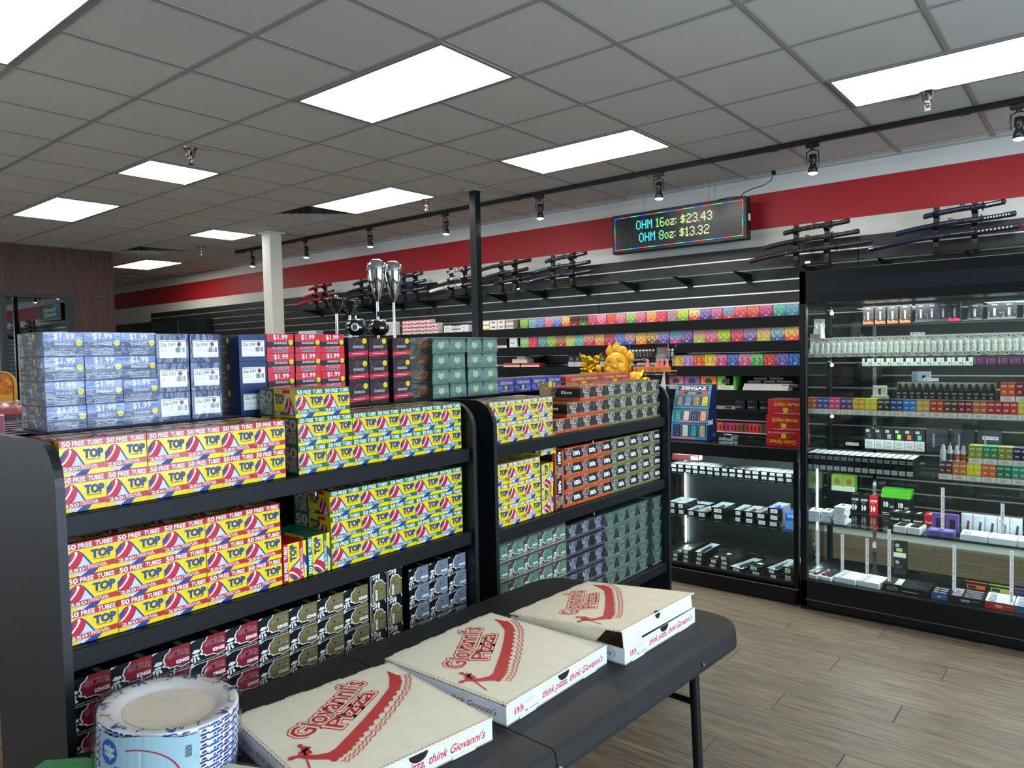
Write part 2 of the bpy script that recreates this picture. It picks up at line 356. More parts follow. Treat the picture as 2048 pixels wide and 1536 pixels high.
# slatwall: one panel per 2.44 m, its slats and metal inserts are pieces
SLAT = M('1b1c1e', .5, 0, .4, .2, 200, 'slat_laminate', .1); INS = M('dcdad2', .3, .6, .5, 0, 1, 'slat_insert')
SB = M('0a0b0c', .6)
px = [-13.845 + 2.46 * k for k in range(7)]
names = ['farthest left, beside the wood wall', 'behind the white column', 'behind the steel vessels', 'behind the black post', 'under the lit sign', 'behind the tall glass tower', 'beyond the right edge']
for x, wh in zip(px[:6], names):
    x1 = min(x + 2.455, 1.0); n = 23
    t = empty('slatwall_panel', (x, WY - .004, 0), 'black slatwall panel with metal inserts, ' + wh, 'slatwall', 'slatwall panels along the striped wall')
    MB().box(0, x1 - x, -.012, 0, .05, 2.434, SB).obj('backing', t)
    sm = MB().box(0, x1 - x, -.03, -.012, -.09, 0, SLAT, .002).mesh('slat'); im = MB().box(0, x1 - x, -.022, -.012, -.102, -.09, INS).mesh('insert')
    for k in range(n):
        link('slat', sm, t, (0, 0, 2.434 - .1025 * k)); link('metal_insert', im, t, (0, 0, 2.434 - .1025 * k))
t = MB().box(-15.55, -13.87, WY - .04, WY, .9, 2.275, SLAT, .004).obj('wall_board', label='plain black board on the wall beside the wood wall corner', cat='board')
t = MB().box(-13.5, -11.6, WY - .16, WY - .035, 1.5, 2.235, M('15181c', .3), .004)
t.box(-12.56, -12.548, WY - .164, WY - .158, 1.5, 2.235, STEEL)
t.obj('wall_cabinet', label='shallow black wall cabinet with two doors low on the far slatwall', cat='cabinet')

# posts
mb = MB().box(-4.53, -4.455, 4.99, 5.065, 0, CZ - .01, M('0f1a1a', .3, .3, .5, 0, 1, 'post_paint'), .004); mb.box(-4.56, -4.425, 4.96, 5.095, CZ - .015, CZ - .001, TBAR)
mb.obj('support_post', label='slim square black steel post from floor to ceiling', cat='post')
mb = MB().box(-7.83, -7.66, 4.93, 5.09, 0, CZ - .01, M('d8d4c8', .6, 0, .3, .1, 30, 'column_paint'), .004); mb.box(-7.86, -7.63, 4.90, 5.12, CZ - .02, CZ - .001, PAINT)
mb.obj('support_column', label='square cream painted column from floor to ceiling', cat='column')

# track lights
TY = 5.5; TB = M('14191b', .35)
t = empty('light_track', (0, TY, CZ), 'long black ceiling track carrying the spotlights', 'light track')
for k in range(9):
    a, b2 = -9.25 + k * 1.22, -9.25 + (k + 1) * 1.22
    MB().box(a, b2 - .004, -.018, .018, -.036, -.001, TB, .002).obj('track_section', t)
    if k: MB().box(a - .03, a + .03, -.021, .021, -.04, -.001, TB, .002).obj('coupler', t)
MB().box(-9.36, -9.2, -.035, .035, -.045, -.001, TB, .004).obj('power_feed', t)
LAMP = diff_mat('lamp_lens', (.9, .97, 1), 30)
lx = [-8.99, -7.77, -6.54, -5.33, -4.105, -2.874, -1.646, -.423, .8]
near = ['at the left end of the track, beside the cream column', 'just right of the cream column', 'above the steel vessels', 'left of the black post', 'right of the black post', 'above the lit sign', 'right of the lit sign', 'cut by the right edge', 'beyond the right edge']
for i, (x, wh) in enumerate(zip(lx, near)):
    if i == 8: continue
    t = empty('track_spotlight', (x, TY, CZ - .036), 'small black lit track spotlight ' + wh, 'spotlight', 'spotlights on the ceiling track', rot=(0, 0, R([-20, -14, -10, -8, 8, 12, 4, -6][i])))
    MB().box(-.045, .045, -.016, .016, -.03, 0, TB, .003).lathe([(.014, -.05), (.014, -.03)], TB, 10).obj('adapter', t)
    yk = MB()
    for sx in (-1, 1): yk.tube([(sx * .012, 0, -.048), (sx * .04, 0, -.06), (sx * .043, .004, -.15)], .005, TB, 6)
    yk.obj('yoke', t)
    hd = link('lamp_head', MB().lathe([(.012, .075), (.026, .07), (.027, .02), (.02, .012), (.02, -.0), (.031, -.03), (.036, -.062), (.034, -.062), (.02, -.03)], TB, 16, cap=False).mesh('head'), t, (0, .01, -.15), (R(-3), 0, 0))
    MB().lathe([(.001, -.072), (.018, -.070), (.030, -.064), (.0335, -.056)], LAMP, 16).obj('lamp_lens', hd)
    l = bpy.data.lights.new('spot', 'SPOT'); l.energy = SPOT_POWER; l.spot_size = R(100); l.spot_blend = 1.0; l.color = (.92, .97, 1); l.shadow_soft_size = .03
    lo = link('spot_lamp', l, t, (0, .02, -.235), (R(34), 0, 0))

# ------------------------------------------------------------------ gondola shelving
PX = -1.66                                   # front edge of the end panels
EDGE = M('0e1114', .5, 0, .25, .15, 200, 'black_edge')
def gondola(y0, y1, decks, label):
    t = empty('shelf_unit', (0, y0, 0), label, 'shelf', 'black shelving bays')
    H, D = 1.385, .43; n = 8; r = .09
    prof = [(PX - D, 0), (PX, 0), (PX, H - r)] + [(PX - r + r * math.cos(R(90 * k / n)), H - r + r * math.sin(R(90 * k / n))) for k in range(1, n + 1)] + [(PX - D, H)]
    for ya in (0, y1 - y0 - .018):
        MB().prism(prof, ya, ya + .018, BLACK, 'y').obj('end_panel', t)
    a, b = .019, y1 - y0 - .019
    MB().box(PX - D, PX - D + .012, a, b, 0, H - .01, BLACK).obj('back_panel', t)
    MB().box(PX - D + .02, PX - .03, a, b, .0, .12, BLACK, .002).obj('kickplate', t)
    for z in decks:
        s = MB().box(PX - D + .013, PX - .02, a, b, z - .02, z, EDGE, .001)
        s.box(PX - .024, PX - .014, a, b, z - .045, z + .001, EDGE, .002).obj('shelf', t)
        c = MB(); ym = (a + b) / 2; c.lathe([(.004, 0), (.004, .012)], STEEL, 8, (PX - .02, ym, z - .06)); c.obj('shelf_clip', t)
    for yy in (a + .012, b - .03):
        MB().box(PX - D + .013, PX - D + .028, yy, yy + .022, .02, H - .03, STEEL).obj('upright', t)
    return t
Y0, Y1, Y2, Y3 = .553, 1.838, 1.93, 3.262
gondola(Y0, Y1, (.627, .944, 1.229), 'near black shelf unit holding red and green banded tube boxes')
gondola(Y2, Y3, (.20, .499, .914, 1.221), 'far black shelf unit holding orange and olive tube boxes')
# second run behind, carries the tall stacks' neighbours
t = empty('back_shelf_unit', (0, 0, 0), 'black shelf unit standing behind the tall stacks', 'shelf')
MB().box(-2.62, -2.10, .75, 3.25, 1.2, 1.225, BLACK, .002).obj('shelf', t)
MB().box(-2.62, -2.10, .75, .77, 0, 1.2, BLACK).obj('end_panel', t); MB().box(-2.62, -2.10, 3.23, 3.25, 0, 1.2, BLACK).obj('end_panel', t)
MB().box(-2.105, -2.093, .77, 3.23, .05, 1.2, BLACK).obj('back_panel', t); MB().box(-2.6, -2.10, .77, 3.23, .3, .32, BLACK).obj('shelf', t)

# ---- printed designs
WHT = M('f2f2ee', .4); YEL = M('ecd008', .35, 0, .4, 0, 1, 'box_yellow', 0, 0, .3); NAVY = M('1c3a86', .4); CRIM = M('c3122c', .4); LIL = M('c9cfe8', .4); INK = M('101214', .4); DKL = M('23221f', .4)
def top_design(band):
    B = M(band, .35, 0, .4, 0, 1, 'band', 0, 0, .3)
    def ball(f, u0, v0, su, sv):
        q = lambda pts: [(u0 + a * su, v0 + b * sv) for a, b in pts]
        f.poly(q([(0, 0), (0, .60), (.07, .66), (.17, .86), (.34, 1), (.52, .97), (.66, .78), (.82, .42), (1, 0)]), NAVY)
        f.poly(q([(.02, .0), (.02, .50), (.14, .66), (.28, .93), (.42, .97), (.56, .88), (.68, .62), (.60, .28), (.42, 0)]), CRIM)
        f.poly(q([(.02, .30), (.02, .62), (.10, .68), (.19, .78), (.24, .66), (.20, .5), (.10, .36)]), NAVY)
        f.poly(q([(.36, .93), (.45, .95), (.47, .78), (.36, .5), (.20, .22), (.05, .08), (.03, .16), (.18, .32), (.31, .56), (.38, .78)]), WHT)
        f.poly(q([(.42, 0), (.5, .12), (.6, .35), (.66, .6), (.74, .42), (.92, 0)]), LIL)
        f.poly(q([(.30, 0), (.42, .1), (.52, .32), (.44, .1), (.38, 0)]), NAVY)
    def front(f):
        f.rect(.0, 0, 1, 1, YEL)
        ball(f, .01, .27, .54, .50)
        f.rect(0, .80, 1, 1, B); f.text('50', .06, .825, .23, .97, WHT, .03); f.text('FREE', .28, .83, .54, .96, WHT, .025, keep=True); f.text('TUBES', .61, .83, .95, .96, WHT, .025)
        f.poly([(0, .13), (1, .15), (1, .31), (0, .26)], B); f.text('250', .06, .155, .38, .245, WHT, .02)
        f.rect(.41, .155, .418, .265, WHT); f.text('REGULAR', .45, .225, .80, .275, WHT, .015); f.text('KING SIZE', .45, .17, .82, .215, WHT, .01)
        f.poly([(.35, .13), (.66, .14), (.56, 0), (.22, 0)], NAVY); f.poly([(.1, .09), (.45, .13), (.3, 0)], LIL)
        f.text('TOP', .53, .47, .95, .70, NAVY, .05); f.text('PREMIUM', .58, .405, .88, .43, DKL, .01)
    def side(f, flip=False):
        f.rect(0, 0, 1, 1, YEL)
        g0, g1 = (.0, .42) if not flip else (.56, 1.0)
        f.rect(g0, 0, g1, 1, B)
        c = M('b9b7a8', .5); f.text('50', g0 + .05, .55, g1 - .05, .93, c, .05); f.text('FREE', g0 + .06, .31, g1 - .06, .5, c, .04, keep=True); f.text('TUBES', g0 + .05, .08, g1 - .05, .27, c, .04)
        a, b = (.44, .98) if not flip else (.02, .54)
        f.text('TOP', a + .02, .48, a + .27, .82, NAVY, .05); f.rect(a + .22, .86, a + .42, .98, CRIM); f.rect(a, .07, b, .2, B); f.text('250', a + .03, .09, a + .15, .18, WHT, .02)
        ball(f, a + .30, .10, .24, .62)
    def top(f):
        f.rect(0, 0, 1, 1, YEL); f.rect(0, 0, 1, .09, B); f.rect(0, .62, 1, 1, B); f.text('TOP', .45, .14, .95, .3, NAVY, .05); ball(f, .0, .12, .4, .4)
        f.text('50 FREE', .1, .7, .9, .9, WHT, .05)
    return front, side, top
def rot_face(f):   # print running up the face: swap axes
    g = Face(f.mb, f.O + f.U * 0, f.V, -f.U, f.N, f.h, f.w, f.step); g.O = f.O + f.U * f.w; return g
TOPD, TH = .175, .077
def top_box(band, w, flip=False, h=TH):
    fr, sd, tp = top_design(band); mt = M(band, .4)
    return carton(TOPD, w, h, mt, dict(front=fr, left=lambda f: sd(f, flip), top=tp))
def gambler(bg, w=.0905, h=.0605, d=.17, txt='KINGS'):
    B = M(bg, .3, 0, .5, 0, 1, 'foil', .08, 0, .3); CRM = M('e8e4dc', .4)
    BL = M('0d1013', .35)
    def front(f):
        f.rect(0, 0, 1, 1, BL)
        o = [(.50, 1.0), (1, 1.0), (1, .22), (.76, .16), (.64, .245), (.45, .25), (.41, .33), (.33, .35), (.35, .46), (.31, .58), (.36, .78), (.45, .86)]
        f.poly([(.47, 1), (1, 1), (1, .19), (.76, .13), (.64, .21), (.42, .215), (.38, .30), (.29, .32), (.31, .46), (.27, .58), (.33, .80), (.43, .88)], CRM); f.poly(o, B)
        arch = lambda u, v: (u, v + .08 * (1 - ((u - .68) / .32) ** 2))
        f.text('GAMBLER', .40, .56, .97, .76, CRM, .035, .2, fn=arch, res=1); f.text('GAMBLER', .40, .56, .97, .76, INK, .018, .2, fn=arch, res=1); f.text('GAMBLER', .40, .56, .97, .76, B, -.012, .2, fn=arch, res=1)
        f.text(txt, .63, .32, .96, .45, WHT, .05); f.text('200 REGULAR CIGARETTE FILTER TUBES', .1, .07, .97, .115, CRM, .0, res=1); f.rect(0, .0, 1, .02, CRM)
        for p in ([(.0, .92), (.16, 1), (.02, 1)], [(.03, .5), (.10, .62), (.24, .60), (.26, .5), (.14, .46)], [(.04, .40), (.2, .44), (.24, .36), (.08, .34)], [(.0, .3), (.06, .36), (.05, .14), (.01, .2)], [(.08, .32), (.13, .33), (.14, .12), (.09, .13)], [(.16, .32), (.2, .33), (.26, .18), (.19, .16)], [(.0, .1), (.12, .1), (.0, .0)], [(.26, .44), (.31, .41), (.29, .34), (.25, .38)]): f.poly(p, CRM, True)
        f.k += 1
    return carton(d, w, h, M('14171a', .35), dict(front=front, top=lambda f: (f.rect(0, 0, 1, 1, BL), f.rect(.7, .0, .86, .2, M('6b6234', .5)), f.lines(.1, .3, .6, .8, 3, M('2c3034', .5), .2))))
def tubecity(edge, w, hundred, face=None, h=.0595, d=.175, kings=False):
    E = M(edge, .4, 0, .4, 0, 1, 'tc_edge', 0, 0, .2); BG = M('1d2124', .4); LG = M(face or 'c7beb2', .45); TXT = M('3a2a22', .5)
    def logo(f, u0, u1):
        q = lambda a, b: (u0 + a * (u1 - u0), b)
        f.poly([q(.02, .56), q(0, .9), q(.3, .86), q(.5, .97), q(.72, .88), q(1, .93), q(.96, .6), q(.8, .52), q(.85, .2), q(.6, .17), q(.5, .24), q(.35, .16), q(.15, .22), q(.2, .5)], LG)
        f.text('TUBE', *q(.06, .58), *q(.94, .86), BG, .03); f.text('CITY', *q(.2, .23), *q(.82, .49), BG, .03)
    def front(f):
        f.rect(0, 0, 1, 1, BG); f.rect(0, 0, 1, .21, E); f.rect(0, .91, 1, 1, E); f.text('200 FILTER TUBES', .15, .06, .85, .14, TXT, .0, res=1)
        if hundred: logo(f, .08, .52); f.text("100's", .58, .38, .97, .68, WHT, .05)
        else: logo(f, .2, .76)
    def side(f):
        f.rect(0, 0, 1, 1, BG); f.rect(0, 0, 1, .2, E); f.rect(0, .86, 1, 1, E); logo(f, .06, .3); f.text('Kings', .45, .4, .75, .68, WHT, .03); f.text('200 REGULAR CIGARETTE FILTER TUBES', .05, .06, .95, .15, TXT, .0, res=1)
    return carton(d, w, h, E, dict(front=front, left=side, top=lambda f: (f.rect(0, 0, 1, 1, E), f.rect(.1, .08, .9, .92, BG))))
def tree_box(w, h, d=.17):
    A = M('4f675d', .4, 0, .4, .3, 30, 'forest_foil', .3); T = M('14201c', .5); L2 = M('8fa39b', .5)
    def front(f):
        f.rect(0, 0, 1, 1, A); f.lines(.02, .06, .98, .5, 4, L2, .12)
        for p in ([(.72, .12), (1, .12), (1, .92), (.94, .75), (.9, .72), (.86, .5), (.8, .45)], [(0, .12), (.26, .12), (.2, .45), (.14, .5), (.1, .72), (.06, .75), (0, .92)]): f.poly(p, T, True)
        f.k += 1; f.text('PINE', .35, .7, .65, .82, L2, .01)
    return carton(d, w, h, A, dict(front=front))
def shargio(kind, w, h, d=.165):
    blue = kind in ('blue', 'coupon'); c1 = M('1f4a94' if blue else 'cf1f38', .35, 0, .5, 0, 1, 'sh', 0, 0, .3); c2 = M('1a3260' if blue else '2c2226', .35); ST = M('e6d21a', .4); g = M('c9ccd0', .5)
    def badge(f, u, v, r=.1):
        f.ell(u, v, r, r * f.w / f.h, ST, 14); f.lines(u - .05, v - .06, u + .05, v + .06, 3, M('8a7a10', .5), .3)
    def front(f):
        f.rect(0, 0, 1, 1, c2)
        if kind == 'coupon':
            f.k += 2; f.rect(.1, .18, .93, .78, WHT); f.rect(.12, .73, .9, .755, M('6b7078')); f.text('25¢ OFF', .13, .54, .60, .69, INK, .012)
            f.ell(.72, .64, .07, .07 * f.w / f.h, M('5b3540')); f.lines(.14, .38, .52, .5, 3, g, .5); f.lines(.14, .22, .9, .32, 3, g, .3)
            for k in range(9): f.rect(.58 + k * .034, .36, .58 + k * .034 + random.choice((.01, .02)), .54, INK, True)
            return
        if kind == 'band':
            f.text('SHARGIO', .24, .53, .76, .64, g, .02); r = M('a8283c', .5); f.ell(.5, .6, .27, .36, M('5a2430', .5), 24); f.ell(.5, .6, .2, .27, c2, 24)
            f.text('SHARGIO', .24, .53, .78, .64, g, .02); f.poly([(0, .14), (1, .22), (1, .42), (0, .34)], c1); f.lines(.2, .26, .8, .34, 1, g, .4); badge(f, .82, .84, .115); return
        f.rect(0, .6, 1, 1, c1); f.text('$1.99', .25, .68, .77, .96, WHT, .012)
        f.text('SHARGIO', .27, .47, .75, .58, g, .03); badge(f, .89, .56, .085)
        f.poly([(0, 0), (1, 0), (1, .38), (0, .30)], c1 if blue is False else c2); f.text(('BLUE' if blue else 'RED') + ' CIGARETTE TUBES', .2, .24, .8, .33, g, .0, res=1)
        f.rect(.24, .06, .76, .2, g); f.rect(.25, .075, .75, .185, c2); f.text('200 KING SIZE TUBES', .28, .09, .72, .165, g, .0, res=1)
    def side(f):
        f.rect(0, 0, 1, 1, M('15181d', .4)); f.rect(.72, 0, 1, 1, c2); badge(f, .64, .8, .05)
        f.text('SHARGIO', .3, .55, .55, .63, g, .01); f.text('WHITE TUBES', .2, .32, .6, .4, g, .0)
        gf = rot_face(f); gf.k = 6; gf.text('$1.99', .06, .76, .94, .95, M('b9a9a9', .5), .05)
        f.rect(0, 0, .07, 1, M('b9b5b4', .5))
    return carton(d, w, h, c2, dict(front=front, left=side))
def leafbox(w, h, d=.165):
    A = M('5d7f74', .35, 0, .5, .3, 30, 'leaf_foil', .35); G = M('2c4339', .4); OR = M('a8592a', .5)
    def front(f):
        f.rect(0, 0, 1, 1, A); f.lines(.0, .05, 1, .35, 4, G, .3); f.poly([(.32, .4), (.5, .2), (.68, .4), (.62, .75), (.5, .6), (.38, .75)], M('a9b987', .5)); f.rect(.05, .86, .95, .94, G); f.poly([(.0, .6), (.15, .95), (0, .95)], G, True); f.poly([(1, .6), (.85, .95), (1, .95)], G)
    def side(f):
        f.rect(0, 0, 1, 1, M('27301f', .5)); f.lines(0, .1, 1, .9, 7, M('3f5a33', .6), .2); f.poly([(.5, .3), (.62, .2), (.82, .35), (.88, .75), (.74, .9), (.58, .7)], OR); f.ell(.2, .6, .08, .16, M('8a7a2a', .5)); f.ell(.15, .3, .08, .14, M('6b7a2a', .5))
    return carton(d, w, h, A, dict(front=front, left=side))
def golden(col, w, h, d, big=False):
    A = M(col, .4, 0, .4, 0, 1, 'gh', .05, 0, .3); Yg = M('e0c21c', .45); P = M('e9dfe0', .5)
    def front(f):
        f.rect(0, 0, 1, 1, A); f.text('Golden Harvest', .17, .58, .9, .86, Yg if big else M('c9c070', .5), .01, .35)
        f.poly([(.44, .2), (.42, .5), (.46, .44), (.5, .5), (.54, .44), (.58, .5), (.56, .2), (.5, .14)], Yg); f.text('200 CIGARETTE FILTER TUBES', .2, .06, .95, .15, P, .0, res=1)
        if not big: f.lines(.0, .2, .3, .5, 3, P, .12); f.lines(.7, .2, 1, .5, 3, P, .12)
    def side(f):
        f.rect(0, 0, 1, 1, A); f.poly([(.05, .3), (.2, .15), (.35, .3), (.25, .7), (.1, .6)], M('c9661c', .5)); f.poly([(.42, .2), (.40, .6), (.47, .5), (.54, .6), (.52, .2)], Yg); f.text('200 FILTER TUBES', .58, .45, .97, .6, P, .01)
    return carton(d, w, h, A, dict(front=front, left=side, top=lambda f: (f.rect(0, 0, 1, 1, M('7a5a4a', .4)), f.lines(.1, .1, .9, .9, 4, A, .5))))

def box_at(mesh, d, xf, yc, z, label, cat, group, rot=0., film=None, dims=None, name='tube_box', jx=.0015):
    """box whose front face lies at x = xf"""
    j = random.uniform(-jx, jx)
    o = link(name, mesh, None, (xf - d / 2 + j, yc, z), (0, 0, R(random.uniform(-.4, .4))) if not rot else (R(rot), 0, 0), label, cat, group)
    if film:
        if not dims: v = [c.co for c in mesh.vertices]; dims = [max(a[i] for a in v) - min(a[i] for a in v) for i in range(3)]
        link('plastic_wrap', shell(*dims, film), o)
    return o
def block(mesh, d, xf, y0, w, z0, h, cols, rows, desc, cat, group, skip=(), film=None, start=1, total=None, shelf='', name='tube_box', jx=.0015):
    for r in range(rows):
        for c in range(cols):
            if (r, c) in skip: continue
            rn = ('bottom row' if r == 0 else 'top row' if r == rows - 1 else 'second row up' if r == 1 else 'third row up' if r == 2 else 'fourth row up')
            if rows == 2: rn = ('lower row', 'upper row')[r]
            lab = '%s, %s from left, %s%s' % (desc, ORD[c + start], rn, shelf.replace(' of the ', ', '))
            box_at(mesh, d, xf, y0 + w * (c + .5), z0 + h * r, lab, cat, group, film=film, dims=(d, w, h - .0008), name=name, jx=jx)
XF = -1.70
mRed = top_box('b8122c', .090); mGrn = top_box('0f6b4a', .0915, True); mGrn2 = top_box('0f6b4a', .0915); mGld = top_box('8a7c3e', .0955)
mRedL = top_box('b8122c', .1035, h=.0725); mGrnL = top_box('0f6b4a', .1085, h=.0735); mGldL = top_box('8a7c3e', .099, h=.077)
# near bay, upper shelf
block(mRed, TOPD, XF, .576, .0905, 1.2305, .0775, 6, 2, 'red-banded yellow tube box', 'box', 'red-banded tube boxes on the upper near shelf', shelf=' of the upper near shelf')
block(mGrn, TOPD, XF, 1.160, .0922, 1.2305, .0775, 7, 2, 'green-banded yellow tube box in film', 'box', 'green-banded tube boxes on the upper near shelf', film=FILM_SOFT, shelf=' of the upper near shelf')
for c in range(2): box_at(mGrn2, TOPD, XF, 1.155 + .092 * (c + .5), 1.3862, ('left' if c == 0 else 'right') + ' one of two wrapped green-banded boxes lying on top of the green rows', 'box', 'pair of boxes on top of the green rows', film=FILM_SOFT, dims=(TOPD, .0915, .076))
# near bay, middle shelf
block(mRedL, TOPD, XF, .575, .1043, .9455, .073, 5, 3, 'larger red-banded yellow tube box', 'box', 'red-banded tube boxes on the middle near shelf', shelf=' of the middle near shelf')
block(mGrnL, TOPD, XF, 1.258, .109, .9455, .074, 5, 3, 'green-banded yellow tube box in film', 'box', 'green-banded tube boxes on the middle near shelf', film=FILM_SOFT, shelf=' of the middle near shelf')
o = box_at(mRedL, TOPD, XF, 1.099 + .0375, .9455 + .0518, 'red-banded yellow box standing upright on its end beside the red rows', 'box', 'boxes standing on end', rot=90); o.location.y += .036
o = box_at(mGrnL, TOPD, XF, 1.176 + .0375, .9455 + .0543, 'green-banded yellow box standing upright on its end beside the green rows', 'box', 'boxes standing on end', rot=90); o.location.y += .038
# near bay, lower shelf
gR, gG, gS, gE = gambler('8e1c2c'), gambler('746838'), gambler('6b7a8c', .0875), gambler('2c7a50')
block(gR, .17, XF, .567, .0905, .6275, .0612, 5, 4, 'dark red and black tube box', 'box', 'dark red tube boxes on the lower near shelf', shelf=' of the lower near shelf')
block(gG, .17, XF, 1.0195, .0915, .6275, .0612, 4, 4, 'olive gold and black tube box', 'box', 'olive tube boxes on the lower near shelf', shelf=' of the lower near shelf')
block(gS, .17, XF, 1.548, .0885, .6275, .0608, 3, 4, 'slate blue and black tube box', 'box', 'slate blue tube boxes on the lower near shelf', shelf=' of the lower near shelf')
for c in range(2):
    for r in range(3):
        o = box_at(gG, .17, XF, 1.392 + .0655 * c, .6275 + .0905 * r + .0452, 'olive tube box standing on end, %s column, %s' % (('left', 'right')[c], ('lowest', 'middle', 'top')[r]), 'box', 'olive boxes standing on end', rot=-90)
# far bay, upper shelf
block(mGld, TOPD, XF, 1.952, .0965, 1.2225, .0775, 4, 2, 'gold-banded yellow tube box', 'box', 'gold-banded tube boxes on the upper far shelf', film=FILM_SOFT, shelf=' of the upper far shelf')
tO = tubecity('c75a24', .0985, False, 'c9a79c', kings=True); tG = tubecity('7d7748', .0995, False, 'b9b6a4')
for r, n in ((0, 4), (1, 3), (2, 2)):
    for c in range(4 - n, 4): box_at(tO, .175, XF, 2.34 + .099 * (c + .5), 1.2225 + .061 * r, 'orange and black tube box, %s orange one from left, %s row, upper far shelf' % (ORD[c + 1 - (4 - n)], ('bottom', 'middle', 'top')[r]), 'box', 'orange tube boxes on the upper far shelf', film=FILM_SOFT, dims=(.175, .0985, .0595))
block(tG, .175, XF, 2.736, .1, 1.2225, .061, 5, 3, 'olive and black tube box in film', 'box', 'olive tube boxes on the upper far shelf', film=FILM, shelf=' of the upper far shelf')
# far bay, middle shelf
block(mGldL, TOPD, XF, 1.951, .0995, .9155, .0775, 3, 3, 'gold-banded yellow tube box', 'box', 'gold-banded tube boxes on the middle far shelf', shelf=' of the middle far shelf')
box_at(mGldL, TOPD, XF, 2.305, 1.148, 'single gold-banded yellow box on top of the gold rows', 'box', 'gold-banded tube boxes on the middle far shelf')
for r in range(2): o = box_at(mGldL, TOPD, XF, 2.295 + .037, .9155 + .0995 * r + .0497, 'gold-banded yellow box standing on end, ' + ('lower', 'upper')[r] + ' of two', 'box', 'boxes standing on end')
for o in [q for q in COL.objects if q.get('label', '').startswith('gold-banded yellow box standing')]: o.rotation_euler = (R(90), 0, 0)
t1 = tubecity('c75a24', .117, True, 'b98d84'); t2 = tubecity('7d7748', .1155, True, 'a8a594')
for r in range(2):
    box_at(t1, .175, XF, 2.378 + .03, .9155 + .1175 * r + .059, 'orange and black box standing on end, ' + ('lower', 'upper')[r] + ' of two', 'box', 'boxes standing on end', rot=90)
block(t1, .175, XF, 2.412, .1175, .9155, .061, 3, 4, 'orange and black tube box with large numerals', 'box', 'orange tube boxes on the middle far shelf', shelf=' of the middle far shelf')
block(t2, .175, XF, 2.766, .1165, .9155, .061, 4, 4, 'olive and black tube box with large numerals', 'box', 'olive tube boxes on the middle far shelf', shelf=' of the middle far shelf')
# far bay, lower shelf
block(gE, .17, XF, 1.95, .0925, .5, .0715, 5, 5, 'green and black tube box in film', 'box', 'green tube boxes on the lower far shelf', film=FILM_MILK, shelf=' of the lower far shelf')
tS = tubecity('4c5058', .0985, False, '9a9fb0')
block(tS, .175, XF, 2.414, .0985, .5, .069, 3, 5, 'grey and black tube box in film', 'box', 'grey tube boxes on the lower far shelf', film=FILM_SOFT, shelf=' of the lower far shelf')
tr = tree_box(.097, .0655)
block(tr, .17, XF, 2.711, .0975, .5, .0668, 4, 5, 'grey-green wrapped box with a dark tree print', 'box', 'tree print boxes on the lower far shelf', film=FILM, shelf=' of the lower far shelf')
tr2 = tree_box(.093, .0655)
block(tr2, .17, XF, 3.145, .094, .5, .0668, 1, 5, 'wrapped slate box in the end column', 'box', 'end column of wrapped boxes', film=FILM, shelf=' of the lower far shelf')
for c, yy in enumerate((2.98, 3.12)):
    for r in range(2): box_at(tr2, .17, XF, yy, .2 + .067 * r, 'dark green wrapped box on the bottom far shelf, %s %s' % (('left', 'right')[c], ('lower', 'upper')[r]), 'box', 'wrapped boxes on the bottom shelf', film=FILM)
# tall stacks behind, standing on the shelf bodies
MB().box(-2.088, -1.885, .60, 3.24, 1.3858, 1.3888, BLACK, .001).obj('riser_board', label='narrow black board under the tall stacks behind the yellow boxes', cat='board')
XB = -1.905
sb, sc_, sr, sd2 = shargio('blue', .0855, .0575), shargio('coupon', .0865, .0762), shargio('red', .0915, .0575), shargio('band', .081, .074)
block(sb, .165, XB, .6235, .0862, 1.3892, .0583, 3, 4, 'wrapped blue tube box with a price on it', 'box', 'wrapped blue boxes in the tall stack', film=FILM, shelf=' of the tall stack', jx=.003)
for c, ya in enumerate((.881, .972, 1.115)):
    for r in range(3): box_at(sc_, .165, XB, ya + .0433, 1.3892 + .0768 * r, 'navy box with a white coupon, %s coupon column, %s' % (ORD[c + 1], ('lowest', 'middle', 'top')[r]), 'box', 'boxes with white coupons', film=FILM_SOFT if c < 2 else None, dims=(.165, .0865, .0765))
for c, ya in enumerate((1.2035, 1.3, 1.392)):
    for r in range(4): box_at(sr, .165, XB, ya + .0458, 1.3892 + .0583 * r, 'red tube box with a price, %s red column, %s from the bottom' % (ORD[c + 1], ORD[r + 1]), 'box', 'red priced boxes in the tall stack')
for c, ya in enumerate((1.500, 1.585, 1.69)):
    for r in range(3): box_at(sd2, .165, XB, ya + .0405, 1.3892 + .0745 * r, 'dark box with a slanted red band, %s dark column, %s' % (ORD[c + 1], ('lowest', 'middle', 'top')[r]), 'box', 'dark boxes with red bands', film=FILM_SOFT, dims=(.165, .081, .0725))
lb = leafbox(.089, .0555)
for c, ya in enumerate((1.880, 1.969, 2.068, 2.157)):
    for r in range(4): box_at(lb, .165, XB, ya + .0445, 1.3892 + .0565 * r, 'crinkled green foil box, %s green column, %s from bottom' % (ORD[c + 1], ORD[r + 1]), 'box', 'green foil boxes in the tall stack', film=FILM, dims=(.165, .089, .056), jx=.003)
gb = golden('27308c', .108, .056, .12)
for c in range(4): box_at(gb, .12, -1.905, 2.30 + .112 * c, 1.3892, 'royal blue tube box, %s from the left behind the gold boxes' % ORD[c + 1], 'box', 'royal blue boxes behind the gold rows')
gr = golden('b03a22', .30, .05, .15)
for c in range(2): box_at(gr, .12, -1.91, 2.86 + .28 * c, 1.3892 + .0, 'long flat red box lying behind the orange rows, ' + ('left', 'right')[c], 'box', 'flat red boxes behind the orange rows')
